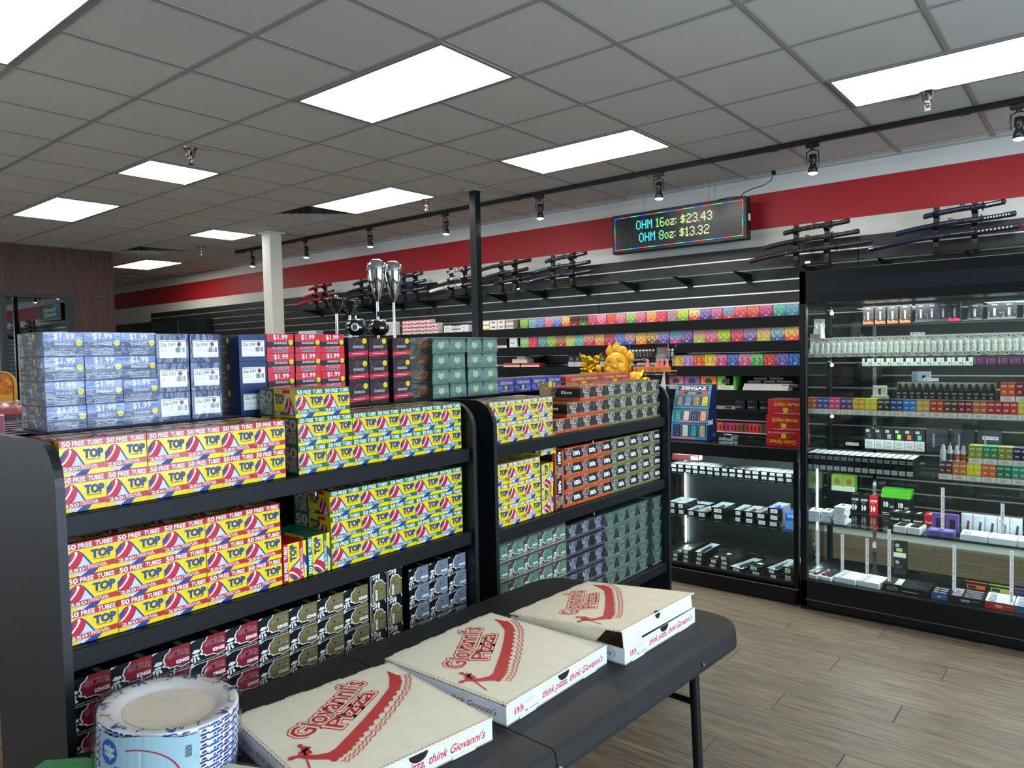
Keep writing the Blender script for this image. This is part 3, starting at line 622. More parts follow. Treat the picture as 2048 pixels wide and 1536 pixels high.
# little bulldog shaped card sticking out between the boxes
mb = MB(); br = M('6a5234', .6); k_ = .68; mb.prism([(a * k_, b * k_) for a, b in ((-.05, 0), (.05, 0), (.055, .05), (.035, .085), (.0, .07), (-.035, .095), (-.06, .06))], 0, .003, br, 'x'); mb.prism([(a * k_, b * k_) for a, b in ((.03, .05), (.062, .05), (.066, .075), (.048, .088), (.03, .075))], .0034, .005, M('e0a81c', .4), 'x')
mb.lathe([(.006, 0), (.006, .001)], WHT, 8, (.0045, -.02, .05)); mb.lathe([(.006, 0), (.006, .001)], WHT, 8, (.0045, -.0, .03))
mb.obj('price_tag', loc=(-1.72, 2.315, 1.378), label='brown cut-out card with a yellow tag between the gold and orange boxes', cat='tag')

# ------------------------------------------------------------------ folding table and what lies on it
TZ = .74; TAB = M('191a1a', .55, 0, .4, .5, 700, 'blow_moulded_plastic', .06); TUB = M('0e1012', .28, 0, .5, 0, 1, 'table_tube')
tt = empty('folding_table', (-1.235, 1.19, 0), 'black folding table with rounded corners holding the pizza boxes', 'table', rot=(0, 0, R(-3)))
def rrect(x0, x1, y0, y1, r, corners=(1, 1, 1, 1), n=7):
    out = []
    for (cx, cy, a0), on in zip([(x1 - r, y1 - r, 0), (x0 + r, y1 - r, 90), (x0 + r, y0 + r, 180), (x1 - r, y0 + r, 270)], corners):
        if on: out += [(cx + r * math.cos(R(a0 + 90 * k / n)), cy + r * math.sin(R(a0 + 90 * k / n))) for k in range(n + 1)]
        else: out.append((cx + (r if a0 in (0, 270) else -r), cy + (r if a0 in (0, 90) else -r)))
    return out
for sgn in (1, -1):
    a, b = (.0015, .915) if sgn > 0 else (-.915, -.0015)
    cor = (1, 1, 0, 0) if sgn > 0 else (0, 0, 1, 1)
    mb = MB(); p0 = rrect(-.375, .375, a, b, .11, cor); p1 = rrect(-.381, .381, a, b, .115, cor); p2 = rrect(-.368, .368, a + (.0 if sgn > 0 else .0), b, .105, cor)
    n = len(p0); vs = [(*p, TZ) for p in p2] + [(*p, TZ - .007) for p in p0] + [(*p, TZ - .04) for p in p1] + [(*p, TZ - .05) for p in p1] + [(*p, TZ - .05) for p in p2]
    fs = [list(range(n))] + [(r * n + i, (r + 1) * n + i, (r + 1) * n + (i + 1) % n, r * n + (i + 1) % n) for r in range(4) for i in range(n)] + [list(range(4 * n, 5 * n))[::-1]]
    mb.add(vs, fs, TAB); mb.obj('tabletop_half', tt)
    sg = sgn
    for sx in (1, -1): MB().tube([(sx * .29, sg * .735, TZ - .05), (sx * .30, sg * .765, .0)], .0145, TUB, 12).obj('leg', tt)
    MB().box(-.285, .285, sg * .745 - .006, sg * .745 + .006, .60, .635, TUB, .002).obj('leg_crossbar', tt)
    MB().tube([(-.28, sg * .748, .53), (.28, sg * .748, .53)], .010, TUB, 10).obj('leg_crossbar', tt)
    MB().tube([(0, sg * .748, .53), (0, sg * .2, TZ - .055)], .009, TUB, 10).obj('brace', tt)
    MB().tube([(.34, sg * .02, TZ - .045), (.34, sg * .88, TZ - .045)], .012, TUB, 10).obj('side_rail', tt)
    MB().lathe([(.005, 0), (.005, .004), (.003, .006)], STEEL, 10).obj('bolt', tt, loc=(.381, sg * .62, TZ - .03), rot=(0, R(90), 0))
MB().tube([(.375, -.02, TZ - .05), (.385, 0, TZ - .035), (.375, .02, TZ - .05)], .006, CHROME, 8).obj('hinge', tt)

LID = M('faf0da', .6, 0, .25, .15, 30, 'cream_board', .03); SIDEW = M('dfe3e8', .55, 0, .3, .15, 30, 'white_board', .02); PR = M('cf1f26', .5); KRAFT = M('a98a63', .7); SEAM = M('8b8577', .7)
def logo(f):
    # two lines of rounded lettering following a slope, then the long boat
    import math as _m
    an = R(33); ca, sa = _m.cos(an), _m.sin(an)
    def T(u0, v0, L, Ht):
        return lambda a, b: (u0 + (a * L) * ca - (b * Ht) * sa, v0 + (a * L) * sa + (b * Ht) * ca)
    for (txt, u0, v0, L, Ht) in (("Giovanni's", .20, .505, .64, .135), ('Pizza', .375, .475, .40, .105)):
        fn = T(u0, v0, L, Ht)
        for off, mt in ((.115, PR), (.075, LID), (.012, PR)):
            f.text(txt, 0, 0, 1, 1, mt, off, 0, fn=fn)
    f.poly([(.17, .30), (.245, .315), (.36, .385), (.50, .475), (.66, .585), (.80, .695), (.87, .80), (.915, .895), (.925, .80), (.885, .71), (.82, .635), (.68, .525), (.52, .41), (.38, .318), (.29, .26), (.2, .225)], PR)
    path = [(.2, .232), (.29, .265), (.38, .323), (.52, .415), (.68, .53), (.82, .64), (.885, .715), (.925, .80)]
    def along(t):
        x = t * (len(path) - 1); i_ = min(int(x), len(path) - 2); k_ = x - i_
        p, q_ = Vector(path[i_]), Vector(path[i_ + 1]); d = (q_ - p).normalized(); return p.lerp(q_, k_), Vector((d.y, -d.x))
    for k in range(20):
        p, n_ = along(k / 19.5); f.ell(p.x, p.y, .019, .019, PR, 10, True)
    f.k += 1
    for off in (.030, .054):
        N_ = 150; L1 = []; L2 = []
        for k in range(N_ + 1):
            p, n_ = along(k / N_); wv = abs(math.sin(k / N_ * 20 * math.pi)) * .015
            a = p + n_ * (off + wv); b = p + n_ * (off + wv + .0065); L1.append(tuple(a)); L2.append(tuple(b))
        for k in range(N_): f.poly([L1[k], L1[k + 1], L2[k + 1], L2[k]], PR, True)
        f.k += 1
    f.poly([(.22, .30), (.16, .325), (.095, .385), (.05, .405), (.03, .385), (.05, .37), (.075, .375), (.12, .31), (.2, .23)], PR); f.poly([(.10, .36), (.13, .45), (.155, .44), (.15, .36)], PR, True)
    f.ell(.135, .465, .014, .015, PR, 10, True); f.poly([(.10, .41), (.085, .385), (.17, .41), (.165, .425)], PR, True); f.poly([(.12, .40), (.06, .20), (.066, .195), (.13, .40)], PR)
def dashes(f, v, n=44, side='h'):
    for k in range(n):
        u = (k + .25) / n
        if side == 'h': f.rect(u, v, u + .45 / n, v + .006, SEAM, True)
        else: f.rect(v, u, v + .006, u + .45 / n, SEAM, True)
    f.k += 1
def scallop(x0, x1, y, n, d):     # edge of small perforation teeth
    return [(x0 + (x1 - x0) * k / n, y + (d if k % 2 else 0)) for k in range(n + 1)]
def pizza_box(name, loc, rz, label, lift=0., sticker=True, D=.40, Wd=.41, H=.046, warp=0.):
    t = empty(name, loc, label, 'pizza box', 'pizza boxes on the folding table', rot=(0, 0, R(rz)))
    base = MB(); w = .003
    base.box(-D / 2, D / 2, -Wd / 2, Wd / 2, 0, w, KRAFT)
    base.box(D / 2 - w, D / 2, -Wd / 2, Wd / 2, 0, H - .001, SIDEW, .0008); base.box(-D / 2, -D / 2 + w, -Wd / 2, Wd / 2, 0, H - .004, SIDEW)
    for s_ in (-1, 1): base.box(-D / 2 + w, D / 2 - w, s_ * Wd / 2 - (w if s_ > 0 else 0), s_ * Wd / 2 + (0 if s_ > 0 else w), 0, H - .003, SIDEW, .0008)
    for y_ in (-.13, .12): base.box(D / 2, D / 2 + .0025, y_ - .03, y_ + .03, .0005, .008, SIDEW, .0008)
    F = Face(base, (D / 2, -Wd / 2, 0), (0, 1, 0), (0, 0, 1), (1, 0, 0), Wd, H)
    F.text('When you think pizza, think Giovanni\'s', .07, .2, .95, .70, PR, .018, .4); dashes(F, .93, 46)
    if sticker:
        F.rect(.145, .12, .30, .90, M('e6e9ee', .4)); F.lines(.155, .6, .25, .8, 3, M('8d929a', .6), .25); F.rect(.16, .2, .18, .3, M('6d737b', .6), True); F.rect(.2, .22, .28, .27, M('8d929a', .6))
    F2 = Face(base, (-D / 2, -Wd / 2, 0), (1, 0, 0), (0, 0, 1), (0, -1, 0), D, H); F2.text('When you think pizza, think Giovanni\'s', .08, .24, .93, .66, M('9c3038', .5), .004, .45)
    base.obj('box_base', t)
    # front cut-out tab hole
    MB().prism([(-.022 + .0 * k, 0) for k in range(1)] + [(.022 * math.cos(R(a)), .016 * math.sin(R(a))) for a in range(180, 361, 20)], D / 2 + .0003, D / 2 + .0012, M('16130f', .8), 'x').obj('finger_notch', t, loc=(0, .01, H - .001))
    lidm = MB(); n = 60
    x0, x1 = .0, D + .001
    out = [(x1, -Wd / 2)] + [(x1 - (.0 if k % 2 else .0022), -Wd / 2 + Wd * k / n) for k in range(1, n)] + [(x1, Wd / 2)]
    out += [(x1 - (x1 - x0) * k / n, Wd / 2 - (.0 if k % 2 else .0022)) for k in range(1, n)] + [(x0, Wd / 2)]
    back = [(x0 - (.004 if (k // 7) % 2 else 0), Wd / 2 - Wd * k / n) for k in range(1, n)]
    out += back + [(x0, -Wd / 2)] + [(x0 + (x1 - x0) * k / n, -Wd / 2 + (.0 if k % 2 else .0022)) for k in range(1, n)]
    # grid the top so that it can bow a little
    lidm.prism(out, 0, .003, LID)
    if lift: lidm.box(x1 - .003, x1, -Wd / 2 + .004, Wd / 2 - .02, -.036, .0, SIDEW, .0008); lidm.prism([(x1 - .003, -Wd / 2 + .004), (x1, -Wd / 2 + .004), (x1, -Wd / 2 + .09), (x1 - .003, -Wd / 2 + .09)], -.044, -.036, SIDEW)
    else: lidm.box(x1 - .006, x1 - .0035, -Wd / 2 + .01, Wd / 2 - .01, -.02, .0, SIDEW)
    for s_ in (-1, 1):
        if not lift: lidm.box(.02, x1 - .02, s_ * (Wd / 2 - .005), s_ * (Wd / 2 - .0075), -.018, 0, LID)
    if lift:
        lidm.prism([(.03, 0), (x1 - .05, 0), (x1 - .09, -.036), (.05, -.03)], -Wd / 2 + .001, -Wd / 2 + .004, LID, 'y')
    Ft = Face(lidm, (x1, -Wd / 2, .003), (0, 1, 0), (-1, 0, 0), (0, 0, 1), Wd, D); logo(Ft); dashes(Ft, .008, 46); dashes(Ft, .985, 46); dashes(Ft, .008, 46, 'v'); dashes(Ft, .984, 46, 'v')
    if lift:
        Ft.poly([(.43, 0)] + [(.46 + .03 * math.cos(R(a)), .025 * math.sin(R(a))) for a in range(170, 0, -20)] + [(.49, 0)], M('1a1714', .8)); Fl = Face(lidm, (x1, -Wd / 2, -.036), (0, 1, 0), (0, 0, 1), (1, 0, 0), Wd, .036); Fl.poly([(.46 + .035 * math.cos(R(a)), 1.0 + .38 * math.sin(R(a))) for a in range(180, 361, 20)], M('14110e', .8))
    link('box_lid', lidm.mesh('lid'), t, (-D / 2, 0, H), (0, R(-lift), R(warp)))
    return t
pizza_box('pizza_box', (-1.208, .955, TZ), -8.5, 'closed cream pizza box nearest the camera, beside the paper plates', D=.39, Wd=.395)
pizza_box('pizza_box', (-1.195, 1.385, TZ), -.5, 'closed cream pizza box in the middle of the table', D=.40, Wd=.405)
pizza_box('pizza_box', (-1.137, 1.80, TZ), -2, 'pizza box with its lid popped open, at the far end of the table', lift=6.2, D=.39, Wd=.385, warp=-1)

# paper plates in a clear bag
pp = empty('plate_pack', (-1.42, .648, TZ + .007), 'clear bag of blue and white patterned paper plates at the near end of the table', 'plates', rot=(R(-1), R(3), R(20)))
PLW = M('e9e8e6', .45, 0, .4, 0, 1, 'plate_paper'); PLB = M('2549a0', .45); PLK = M('2a2552', .45); PLC = M('f7eeda', .5)
plate = MB(); rx, ry = .132, .118; q = lambda r: r * .132
plate.lathe([(.001, .002), (.088, .002), (.096, .006), (.105, .012), (.126, .0135), (.132, .0125), (.1325, .0068), (.126, .0066), (.105, .0085), (.096, .003), (.088, 0), (.001, 0)], PLW, 40, (0, 0, 0), 1, .9, False)
for k in range(54):
    a = 6.2832 * k / 54 + random.uniform(-.05, .05); l_ = random.uniform(.02, .09)
    pts = [(.1322 * math.cos(a + l_ * s_), .1322 * .9 * math.sin(a + l_ * s_), zz_) for s_, zz_ in ((-1, .0072), (1, .0085), (.6, .0124), (-.8, .0112))]
    plate.add([(x * 1.002, y_ * 1.002, z_) for x, y_, z_ in pts], [(0, 1, 2, 3)], PLB if k % 3 else PLK)
pmesh = plate.mesh('plate'); NP = 19; pz = .0066
for k in range(NP): link('plate', pmesh, pp, (random.uniform(-.001, .001), random.uniform(-.001, .001), .001 + pz * k), (0, 0, R(180 * (k % 2))))
tp = MB(); zt = .0003
tp.lathe([(.0005, .0026), (.087, .0026)], PLC, 36, (0, 0, 0), 1, .9, False)
def zr(r): return .0125 + (r - .105) * .06 if r > .105 else .006 + (r - .096) * .72
def rim(a, r): return (r * math.cos(a), r * .9 * math.sin(a), zr(r) + .0012)
for k in range(28):
    a = 6.2832 * k / 28; mt = (PLB, PLK, PLK)[k % 3]; typ = k % 4
    if typ == 0:
        L1 = [rim(a + .16 * t, .107 + .013 * math.sin(3.1 * t)) for t in [i / 8 for i in range(9)]]; L2 = [rim(a + .16 * t, .1135 + .016 * math.sin(3.1 * t) + .004 * math.sin(6.2 * t * .5)) for t in [i / 8 for i in range(8, -1, -1)]]
        tp.add(L1 + L2, [list(range(18))], PLB)
    elif typ == 1:
        for s_ in range(12):
            b0 = R(30 * s_); b1 = R(30 * s_ + 30); c = (a, .119)
            P_ = lambda b, rr: rim(c[0] + rr * math.cos(b) / .12, c[1] + rr * math.sin(b))
            tp.add([P_(b0, .0045), P_(b1, .0045), P_(b1, .0022), P_(b0, .0022)], [(0, 1, 2, 3)], PLK)
    elif typ == 2:
        pts = [(a + .10 * math.sin(t * 5) * (1 - t) + .02 * t, .108 + .018 * t) for t in [i / 9 for i in range(10)]]
        for p, n_ in zip(pts, pts[1:]): tp.add([rim(p[0], p[1]), rim(n_[0], n_[1]), rim(n_[0] + .026, n_[1]), rim(p[0] + .026, p[1])], [(0, 1, 2, 3)], PLK)
    else:
        for j in range(5): 
            aa = a - .08 + .04 * j; tp.add([rim(aa, .112), rim(aa + .018, .112), rim(aa + .018, .1145), rim(aa, .1145)], [(0, 1, 2, 3)], PLK)
tp.obj('plate_print', pp, loc=(0, 0, .001 + pz * (NP - 1)))
bag = MB(); hb = pz * NP + .012; seg = 48; vs = []; prof = [(.135, -.0005), (.139, .02), (.137, .05), (.139, .08), (.138, hb - .004), (.134, hb + .004), (.09, hb + .003), (.001, hb + .002)]
for i, (r, z) in enumerate(prof):
    for k in range(seg):
        a = 6.2832 * k / seg; rr = r + (.0022 * math.sin(a * 9 + i * 1.7) + .0016 * math.sin(a * 17 - i)) * (1 if i < 6 else 0)
        vs.append((rr * math.cos(a), rr * .905 * math.sin(a), z + (.002 * math.sin(3 * a + i) if i > 5 else 0)))
fs = [(i * seg + k, i * seg + (k + 1) % seg, (i + 1) * seg + (k + 1) % seg, (i + 1) * seg + k) for i in range(len(prof) - 1) for k in range(seg)]
bag.add(vs, fs, film_mat('plate_bag', .35, 9, (1, 1, 2), .08, .0, (.99, .99, 1, 1)), True)
for k in range(5):
    a0 = R(100 + k * 14); bag.tube([(.13 * math.cos(a0), .12 * math.sin(a0), hb), (.14 * math.cos(a0), .13 * math.sin(a0), hb + .008 + .003 * (k % 2))], .0015, M('9fb0b6', .3), 5)
bag.obj('plastic_bag', pp)
card = MB(); LB = M('a4c4cc', .35, 0, .5, 0, 1, 'card_blue', 0, 0, .5); GR = M('b9c7cb', .4)
# curved printed band on the bag, centred on the camera side
cA = R(-66); half = R(40)
def cp(u, v, e=.0): a = cA - half + 2 * half * u; r = .1405 + e; return (r * math.cos(a), r * .905 * math.sin(a), -.002 + (hb + .0) * v)
class CFace(Face):
    def P(s, u, v): return Vector(cp(u, v, s.k * .00015))
cf = CFace(card, (0, 0, 0), (1, 0, 0), (0, 1, 0), (0, 0, 1), 1, 1)
for i in range(14):
    a, b = i / 14, (i + 1) / 14; card.add([cp(a, 0), cp(b, 0), cp(b, .97 - .03 * math.sin(b * 9)), cp(a, .97 - .03 * math.sin(a * 9))], [(0, 1, 2, 3)], LB)
cf.k = 2
def csub(pts_fn, n=1): pass
for i in range(12):
    a0, a1 = 6.2832 * i / 12, 6.2832 * (i + 1) / 12
    cf.poly([(.45, .38), (.45 + .37 * math.cos(a0), .38 + .42 * math.sin(a0)), (.45 + .37 * math.cos(a1), .38 + .42 * math.sin(a1))], GR, True)
cf.k += 1
for i in range(14):
    a0, a1 = R(110 - 150 * i / 14), R(110 - 150 * (i + 1) / 14)
    cf.poly([(.45 + .37 * math.cos(a0), .38 + .42 * math.sin(a0)), (.45 + .37 * math.cos(a1), .38 + .42 * math.sin(a1)), (.45 + .39 * math.cos(a1), .38 + .44 * math.sin(a1)), (.45 + .39 * math.cos(a0), .38 + .44 * math.sin(a0))], M('a83a4c', .5), True)
cf.k += 1; cf.ell(.13, .72, .10, .17, M('2560ae', .4)); cf.text('Great', .06, .74, .20, .80, WHT, .02, .2, True); cf.text('Value', .07, .66, .20, .72, WHT, .02, .2)
cf.text('Everyday', .20, .36, .70, .55, M('b0424c', .5), .0); cf.text('Plates', .24, .08, .74, .32, M('c8232c', .5), .05)
for j in range(9): cf.rect(.86, .66 + .018 * j, .92, .668 + .018 * j, INK, True)
card.obj('printed_band', pp)
# napkins and the green packet
nk = MB(); NW = M('e7e0cf', .7, 0, .2, .3, 20, 'napkin'); nk.box(-.075, .075, -.075, .075, 0, .035, NW, .008)
o = nk.obj('napkin_pack', loc=(-1.245, .655, TZ), rot=(0, 0, R(24)), label='pack of cream paper napkins between the plates and the nearest pizza box', cat='napkins')
MB().box(-.079, .079, -.079, .079, .0002, .038, FILM_SOFT, .008).obj('plastic_wrap', o)
gn = MB(); GP = M('6ab878', .35, 0, .5, .5, 25, 'green_packet', .15)
gn.prism([(-.10, 0), (.10, 0), (.09, .012), (.02, .03), (-.06, .026)], -.06, .06, GP, 'y'); Face(gn, (-.06, -.05, .029), (1, 0, 0), (0, 1, 0), (0, 0, 1), .1, .1).text('CUTLERY', .1, .4, .7, .6, M('d9d6a0', .5), .0)
gn.obj('cutlery_packet', loc=(-1.53, .49, TZ), rot=(0, 0, R(40)), label='shiny green plastic packet in the bottom left behind the paper plates', cat='packet')

# ------------------------------------------------------------------ shelves of coloured boxes on the slatwall
SY = 6.05     # plane of the goods
def wall_shelf(x0, x1, z, label, depth=.31, lip=.085, group='shelves on the slatwall'):
    t = empty('wall_shelf', ((x0 + x1) / 2, SY, z), label, 'shelf', group)
    w = (x1 - x0) / 2
    MB().box(-w, w, -.03, depth - .02, -.02, 0, BLACKG).obj('shelf_board', t)
    MB().box(-w, w, -.036, -.03, -lip, .004, M('07090a', .6, 0, .2), .002).obj('shelf_lip', t)
    return t
ZR = {1: 1.805, 2: 1.604, 3: 1.400, 4: 1.193, 5: 1.026, 6: .825}
wall_shelf(-5.38, -1.30, ZR[1], 'black wall shelf, topmost row of coloured vape boxes')
wall_shelf(-5.38, -1.30, ZR[2], 'black wall shelf, second row of coloured vape boxes')
wall_shelf(-5.38, -1.30, ZR[3], 'black wall shelf, third row of coloured vape boxes')
wall_shelf(-5.38, -1.30, ZR[4], 'black wall shelf holding green and orange boxes and white cartons')
wall_shelf(-3.2, -1.30, ZR[5], 'black wall shelf holding small black boxes', lip=.03)
wall_shelf(-3.2, -1.30, ZR[6], 'black wall shelf with narrow red and green boxes, lowest', lip=.03)
wall_shelf(-9.1, -5.46, 1.797, 'black wall shelf of cigarette cartons left of the post')
def two_tone(top, bot, w, h, d, style=0):
    T, B = M(top, .45, 0, .35, 0, 1, 'vape', .05), M(bot, .45, 0, .35, 0, 1, 'vape', .05)
    def mix(a, b, t):
        A = [int(a[i:i + 2], 16) for i in (0, 2, 4)]; C = [int(b[i:i + 2], 16) for i in (0, 2, 4)]
        return '%02x%02x%02x' % tuple(int(p * (1 - t) + q_ * t) for p, q_ in zip(A, C))
    MD = M(mix(top, bot, .5), .45); LT = M(mix(top, 'ffffff', .35), .45); DK = M(mix(bot, '101018', .25), .45)
    def front(f):
        f.rect(0, 0, 1, 1, T); f.rect(0, 0, 1, .34, B); f.rect(.498, 0, .502, 1, DK, True); f.rect(0, .34, 1, .5, MD)
        if style == 1: f.rect(0, 0, 1, .3, B)
        for u in (.26, .74):
            f.poly([(u - .11, .28), (u + .11, .28), (u + .11, .58), (u + .07, .66), (u + .04, .66), (u + .04, .76), (u - .04, .76), (u - .04, .66), (u - .07, .66), (u - .11, .58)], DK if style else MD, True)
            f.rect(u - .17, .82, u + .17, .87, LT, True)
        f.k += 1
        for u in (.26, .74): f.rect(u - .08, .32, u - .02, .55, LT, True)
        f.k += 1; f.rect(.38, .2, .62, .235, WHT, True); f.rect(.42, .13, .58, .155, WHT, True); f.rect(.18, .1, .24, .13, LT, True); f.rect(.76, .1, .82, .13, LT)
    return carton(d, w, h, B, dict(front=front, top=lambda f: f.rect(0, 0, 1, 1, T), left=lambda f: (f.rect(0, 0, 1, 1, T), f.rect(0, 0, 1, .34, B))))
def vape_row(rown, xs_, cols, z, h, rname, style=0):
    for k, (x0_, x1_, c) in enumerate(zip(xs_, xs_[1:], cols)):
        w = x1_ - x0_
        me = two_tone(c[0], c[1], w - .004, h * random.uniform(.97, 1.02), .11, style)
        link('vape_box', me, None, ((x0_ + x1_) / 2, SY + .055 + random.uniform(-.008, .004), z), (0, 0, R(-90)),
             '%s vape box, %s from left, %s wall shelf' % (c[2], ORD[k + 1], rname), 'box', 'coloured vape boxes on the %s wall shelf' % rname)
def split(x0_, x1_, n): return [x0_ + (x1_ - x0_) * i / n for i in range(n + 1)]
C1 = [('9ab84a', '4d8a3c', 'green'), ('7fae9a', '5a8aa0', 'teal'), ('7a8cc0', '5c6aa8', 'blue lilac'), ('d58a92', 'c24a5a', 'rose'), ('8c9cc8', '4450a0', 'red and blue'), ('dcc06a', 'c8542c', 'yellow orange'),
      ('4a1c1c', '8a2a28', 'maroon black'), ('2c3a22', '5a8038', 'green black'), ('d0606a', 'b83a54', 'pink red'), ('dc8ca8', 'c84868', 'pink'), ('d8624a', 'c04038', 'orange red'), ('e08a9c', 'b8406c', 'magenta pink'),
      ('a8c470', '4a8c3c', 'green'), ('dc7c94', 'c03c60', 'rose pink'), ('e0a860', 'd86a38', 'orange'), ('dc5060', 'c82c44', 'red'), ('b4888c', '8c7a80', 'grey pink'), ('c4d050', '6c9430', 'lime'), ('e8d488', 'c4283c', 'yellow and red'),
      ('9478b0', '3c3470', 'violet'), ('c87898', '9c2c68', 'magenta'), ('7c9cc0', 'c03c44', 'blue and red'), ('d86c70', 'a8343c', 'red'), ('dc7458', 'b03038', 'coral'), ('cc5c80', '802860', 'purple red'), ('68b0a0', '2c7870', 'turquoise'), ('6c98b0', '3c7088', 'steel blue')]
vape_row(1, split(-4.80, -1.92, 27), C1, ZR[1], .098, 'top')
C2 = [('b4c888', '6cac5c', 'green'), ('d84460', 'c43050', 'red'), ('7cb4a4', '3c8084', 'teal'), ('b8d060', '6c9c3c', 'lime'), ('c89060', 'a03838', 'brown red'), ('dcd080', '90b848', 'yellow green'), ('88c4bc', '48908c', 'aqua'), ('e0a090', 'b82c3c', 'red'), ('e8bc78', 'd8643c', 'orange'), ('cc5c68', '983040', 'crimson'),
      ('8494d0', '404898', 'blue'), ('d09c8c', '484c94', 'peach and blue'), ('e4c058', 'd87028', 'amber'), ('e0c46c', '602c20', 'yellow brown'), ('9c90cc', '44387c', 'violet'), ('60b4cc', 'c02870', 'cyan and magenta'), ('8c7cb4', '403870', 'purple'), ('e0a494', '94b43c', 'peach and lime'), ('e08ca0', 'b84068', 'pink'), ('c8d44c', '789030', 'lime'), ('e8707c', 'a82c4c', 'red pink'), ('a898b8', '54407c', 'lilac'), ('dcb488', 'a8a42c', 'tan and olive'), ('a4c0c0', '3c4c8c', 'grey and navy'), ('e8c464', 'd04834', 'yellow orange')]
vape_row(2, split(-4.80, -1.92, 25), C2, ZR[2], .112, 'second')
C3 = [('e8c040', 'd8a028', 'amber'), ('c8a0d0', 'a06cac', 'lavender'), ('f08040', 'd8442c', 'orange'), ('f0d430', 'd8b020', 'yellow'), ('e07898', 'b83464', 'pink'), ('6878c0', '38489c', 'blue'), ('e090a8', 'b84078', 'rose'), ('80c080', '3c9048', 'green'), ('e06060', 'c02c34', 'red'), ('8078b8', '544a98', 'violet'), ('4474c0', '2c509c', 'royal blue')]
vape_row(3, split(-3.05, -1.90, 11), C3, ZR[3], .103, 'third', 1)
# black and white small boxes at the left of the third row
def pack(front_c, lab_c, w, h, d, lh=.35, txt=None, tc=None, spots=None):
    A = M(front_c, .4, 0, .4, 0, 1, 'pack', .06); L_ = M(lab_c, .5)
    def front(f):
        f.rect(0, 0, 1, lh, L_)
        if lh > .15: f.lines(.15, lh * .3, .85, lh * .8, 4, M('8b8f92', .6), .3)
        if spots: f.poly([(.3, lh + .12), (.7, lh + .12), (.75, .6), (.62, .8), (.38, .8), (.25, .6)], M(spots, .5))
        if txt: f.text(txt, .18, .82 - .10, .82, .92, M(tc or 'f2f2ee', .4), .03, res=1)
    return carton(d, w, h, A, dict(front=front))
tn = ['5a9a8a', '6a8ac0', '7a9a5a', '9a7a6a', '8a6a9a', 'a0a060', '6a9a9a', '9a8a5a', '5a8a6a', '7a7aa0']
for k in range(10):
    link('pod_pack', pack('24262a', 'c9c9c4', .07, .125, .07, .4, spots=tn[k]), None, (-4.16 + .0745 * k, SY + .04, ZR[3]), (0, 0, R(-90)), 'slim black pod pack with a white lower label, %s from left on the third wall shelf' % ORD[k + 1], 'pack', 'slim black pod packs')
for k, c in enumerate(['7a4a5a', '3c6a60', '6a6f50', '8a5a6a']):
    link('pod_pack', pack(c, 'c4c4be', .13, .12, .08, .28, spots='c9b9a9'), None, (-3.345 + .137 * k - .0, SY + .045, ZR[3]), (0, 0, R(-90)), 'wider dark pod pack, %s from left, beside the slim packs' % ORD[k + 1], 'pack', 'wider pod packs') if k < 2 else None
for k in range(4):
    x, z = [(-4.93, 0), (-4.68, 0), (-4.82, .045), (-4.80, .09)][k]
    w = [.22, .24, .2, .11][k]
    link('flat_box', pack('c03a30' if k < 2 else 'cfc4c0', 'e0d8d4', w, .043, .12, .45), None, (x, SY + .06, ZR[3] + z), (0, 0, R(-90)), 'flat %s box, %s in the small pile on the third wall shelf' % ('red and white' if k < 2 else 'white and red', ['bottom left', 'bottom right', 'third up', 'topmost'][k]), 'box', 'small red and white boxes')
# first and second row, left end
for k in range(4):
    x = [-5.29, -5.18, -5.07, -4.95][k]; c = ['e4e0dc', 'd8cfcc', 'd8cfcc', 'a0988c'][k]
    for r in range(2): link('cigarette_pack', pack(c, 'e8e4e0' if k else 'c9a23a', .1, .05, .09, .4, txt=None, spots='8c1c2c' if k in (1, 2) else None), None, (x, SY + .05, ZR[1] + .0505 * r), (0, 0, R(-90)), 'white cigarette pack, %s from left, %s layer, top wall shelf right of the post' % (ORD[k + 1], ('lower', 'upper')[r]), 'pack', 'white packs beside the post')
link('dark_box', pack('1c1216', 'cfcac6', .15, .11, .08, .3), None, (-5.07, SY + .045, ZR[2]), (0, 0, R(-90)), 'dark box with a white label at the left end of the second wall shelf', 'box')
t = empty('door_chime', (-4.895, SY - .0, ZR[2]), 'white rounded plug-in door chime on the second wall shelf', 'chime', rot=(0, 0, R(-90)))
MB().box(-.02, .02, -.052, .052, 0, .12, M('d9dade', .3), .012).obj('housing', t); mb = MB(); mb.lathe([(.026, 0), (.03, .003), (.022, .004)], M('c4c6ca', .35), 20); mb.obj('speaker_ring', t, loc=(.02, 0, .075), rot=(0, R(90), 0))
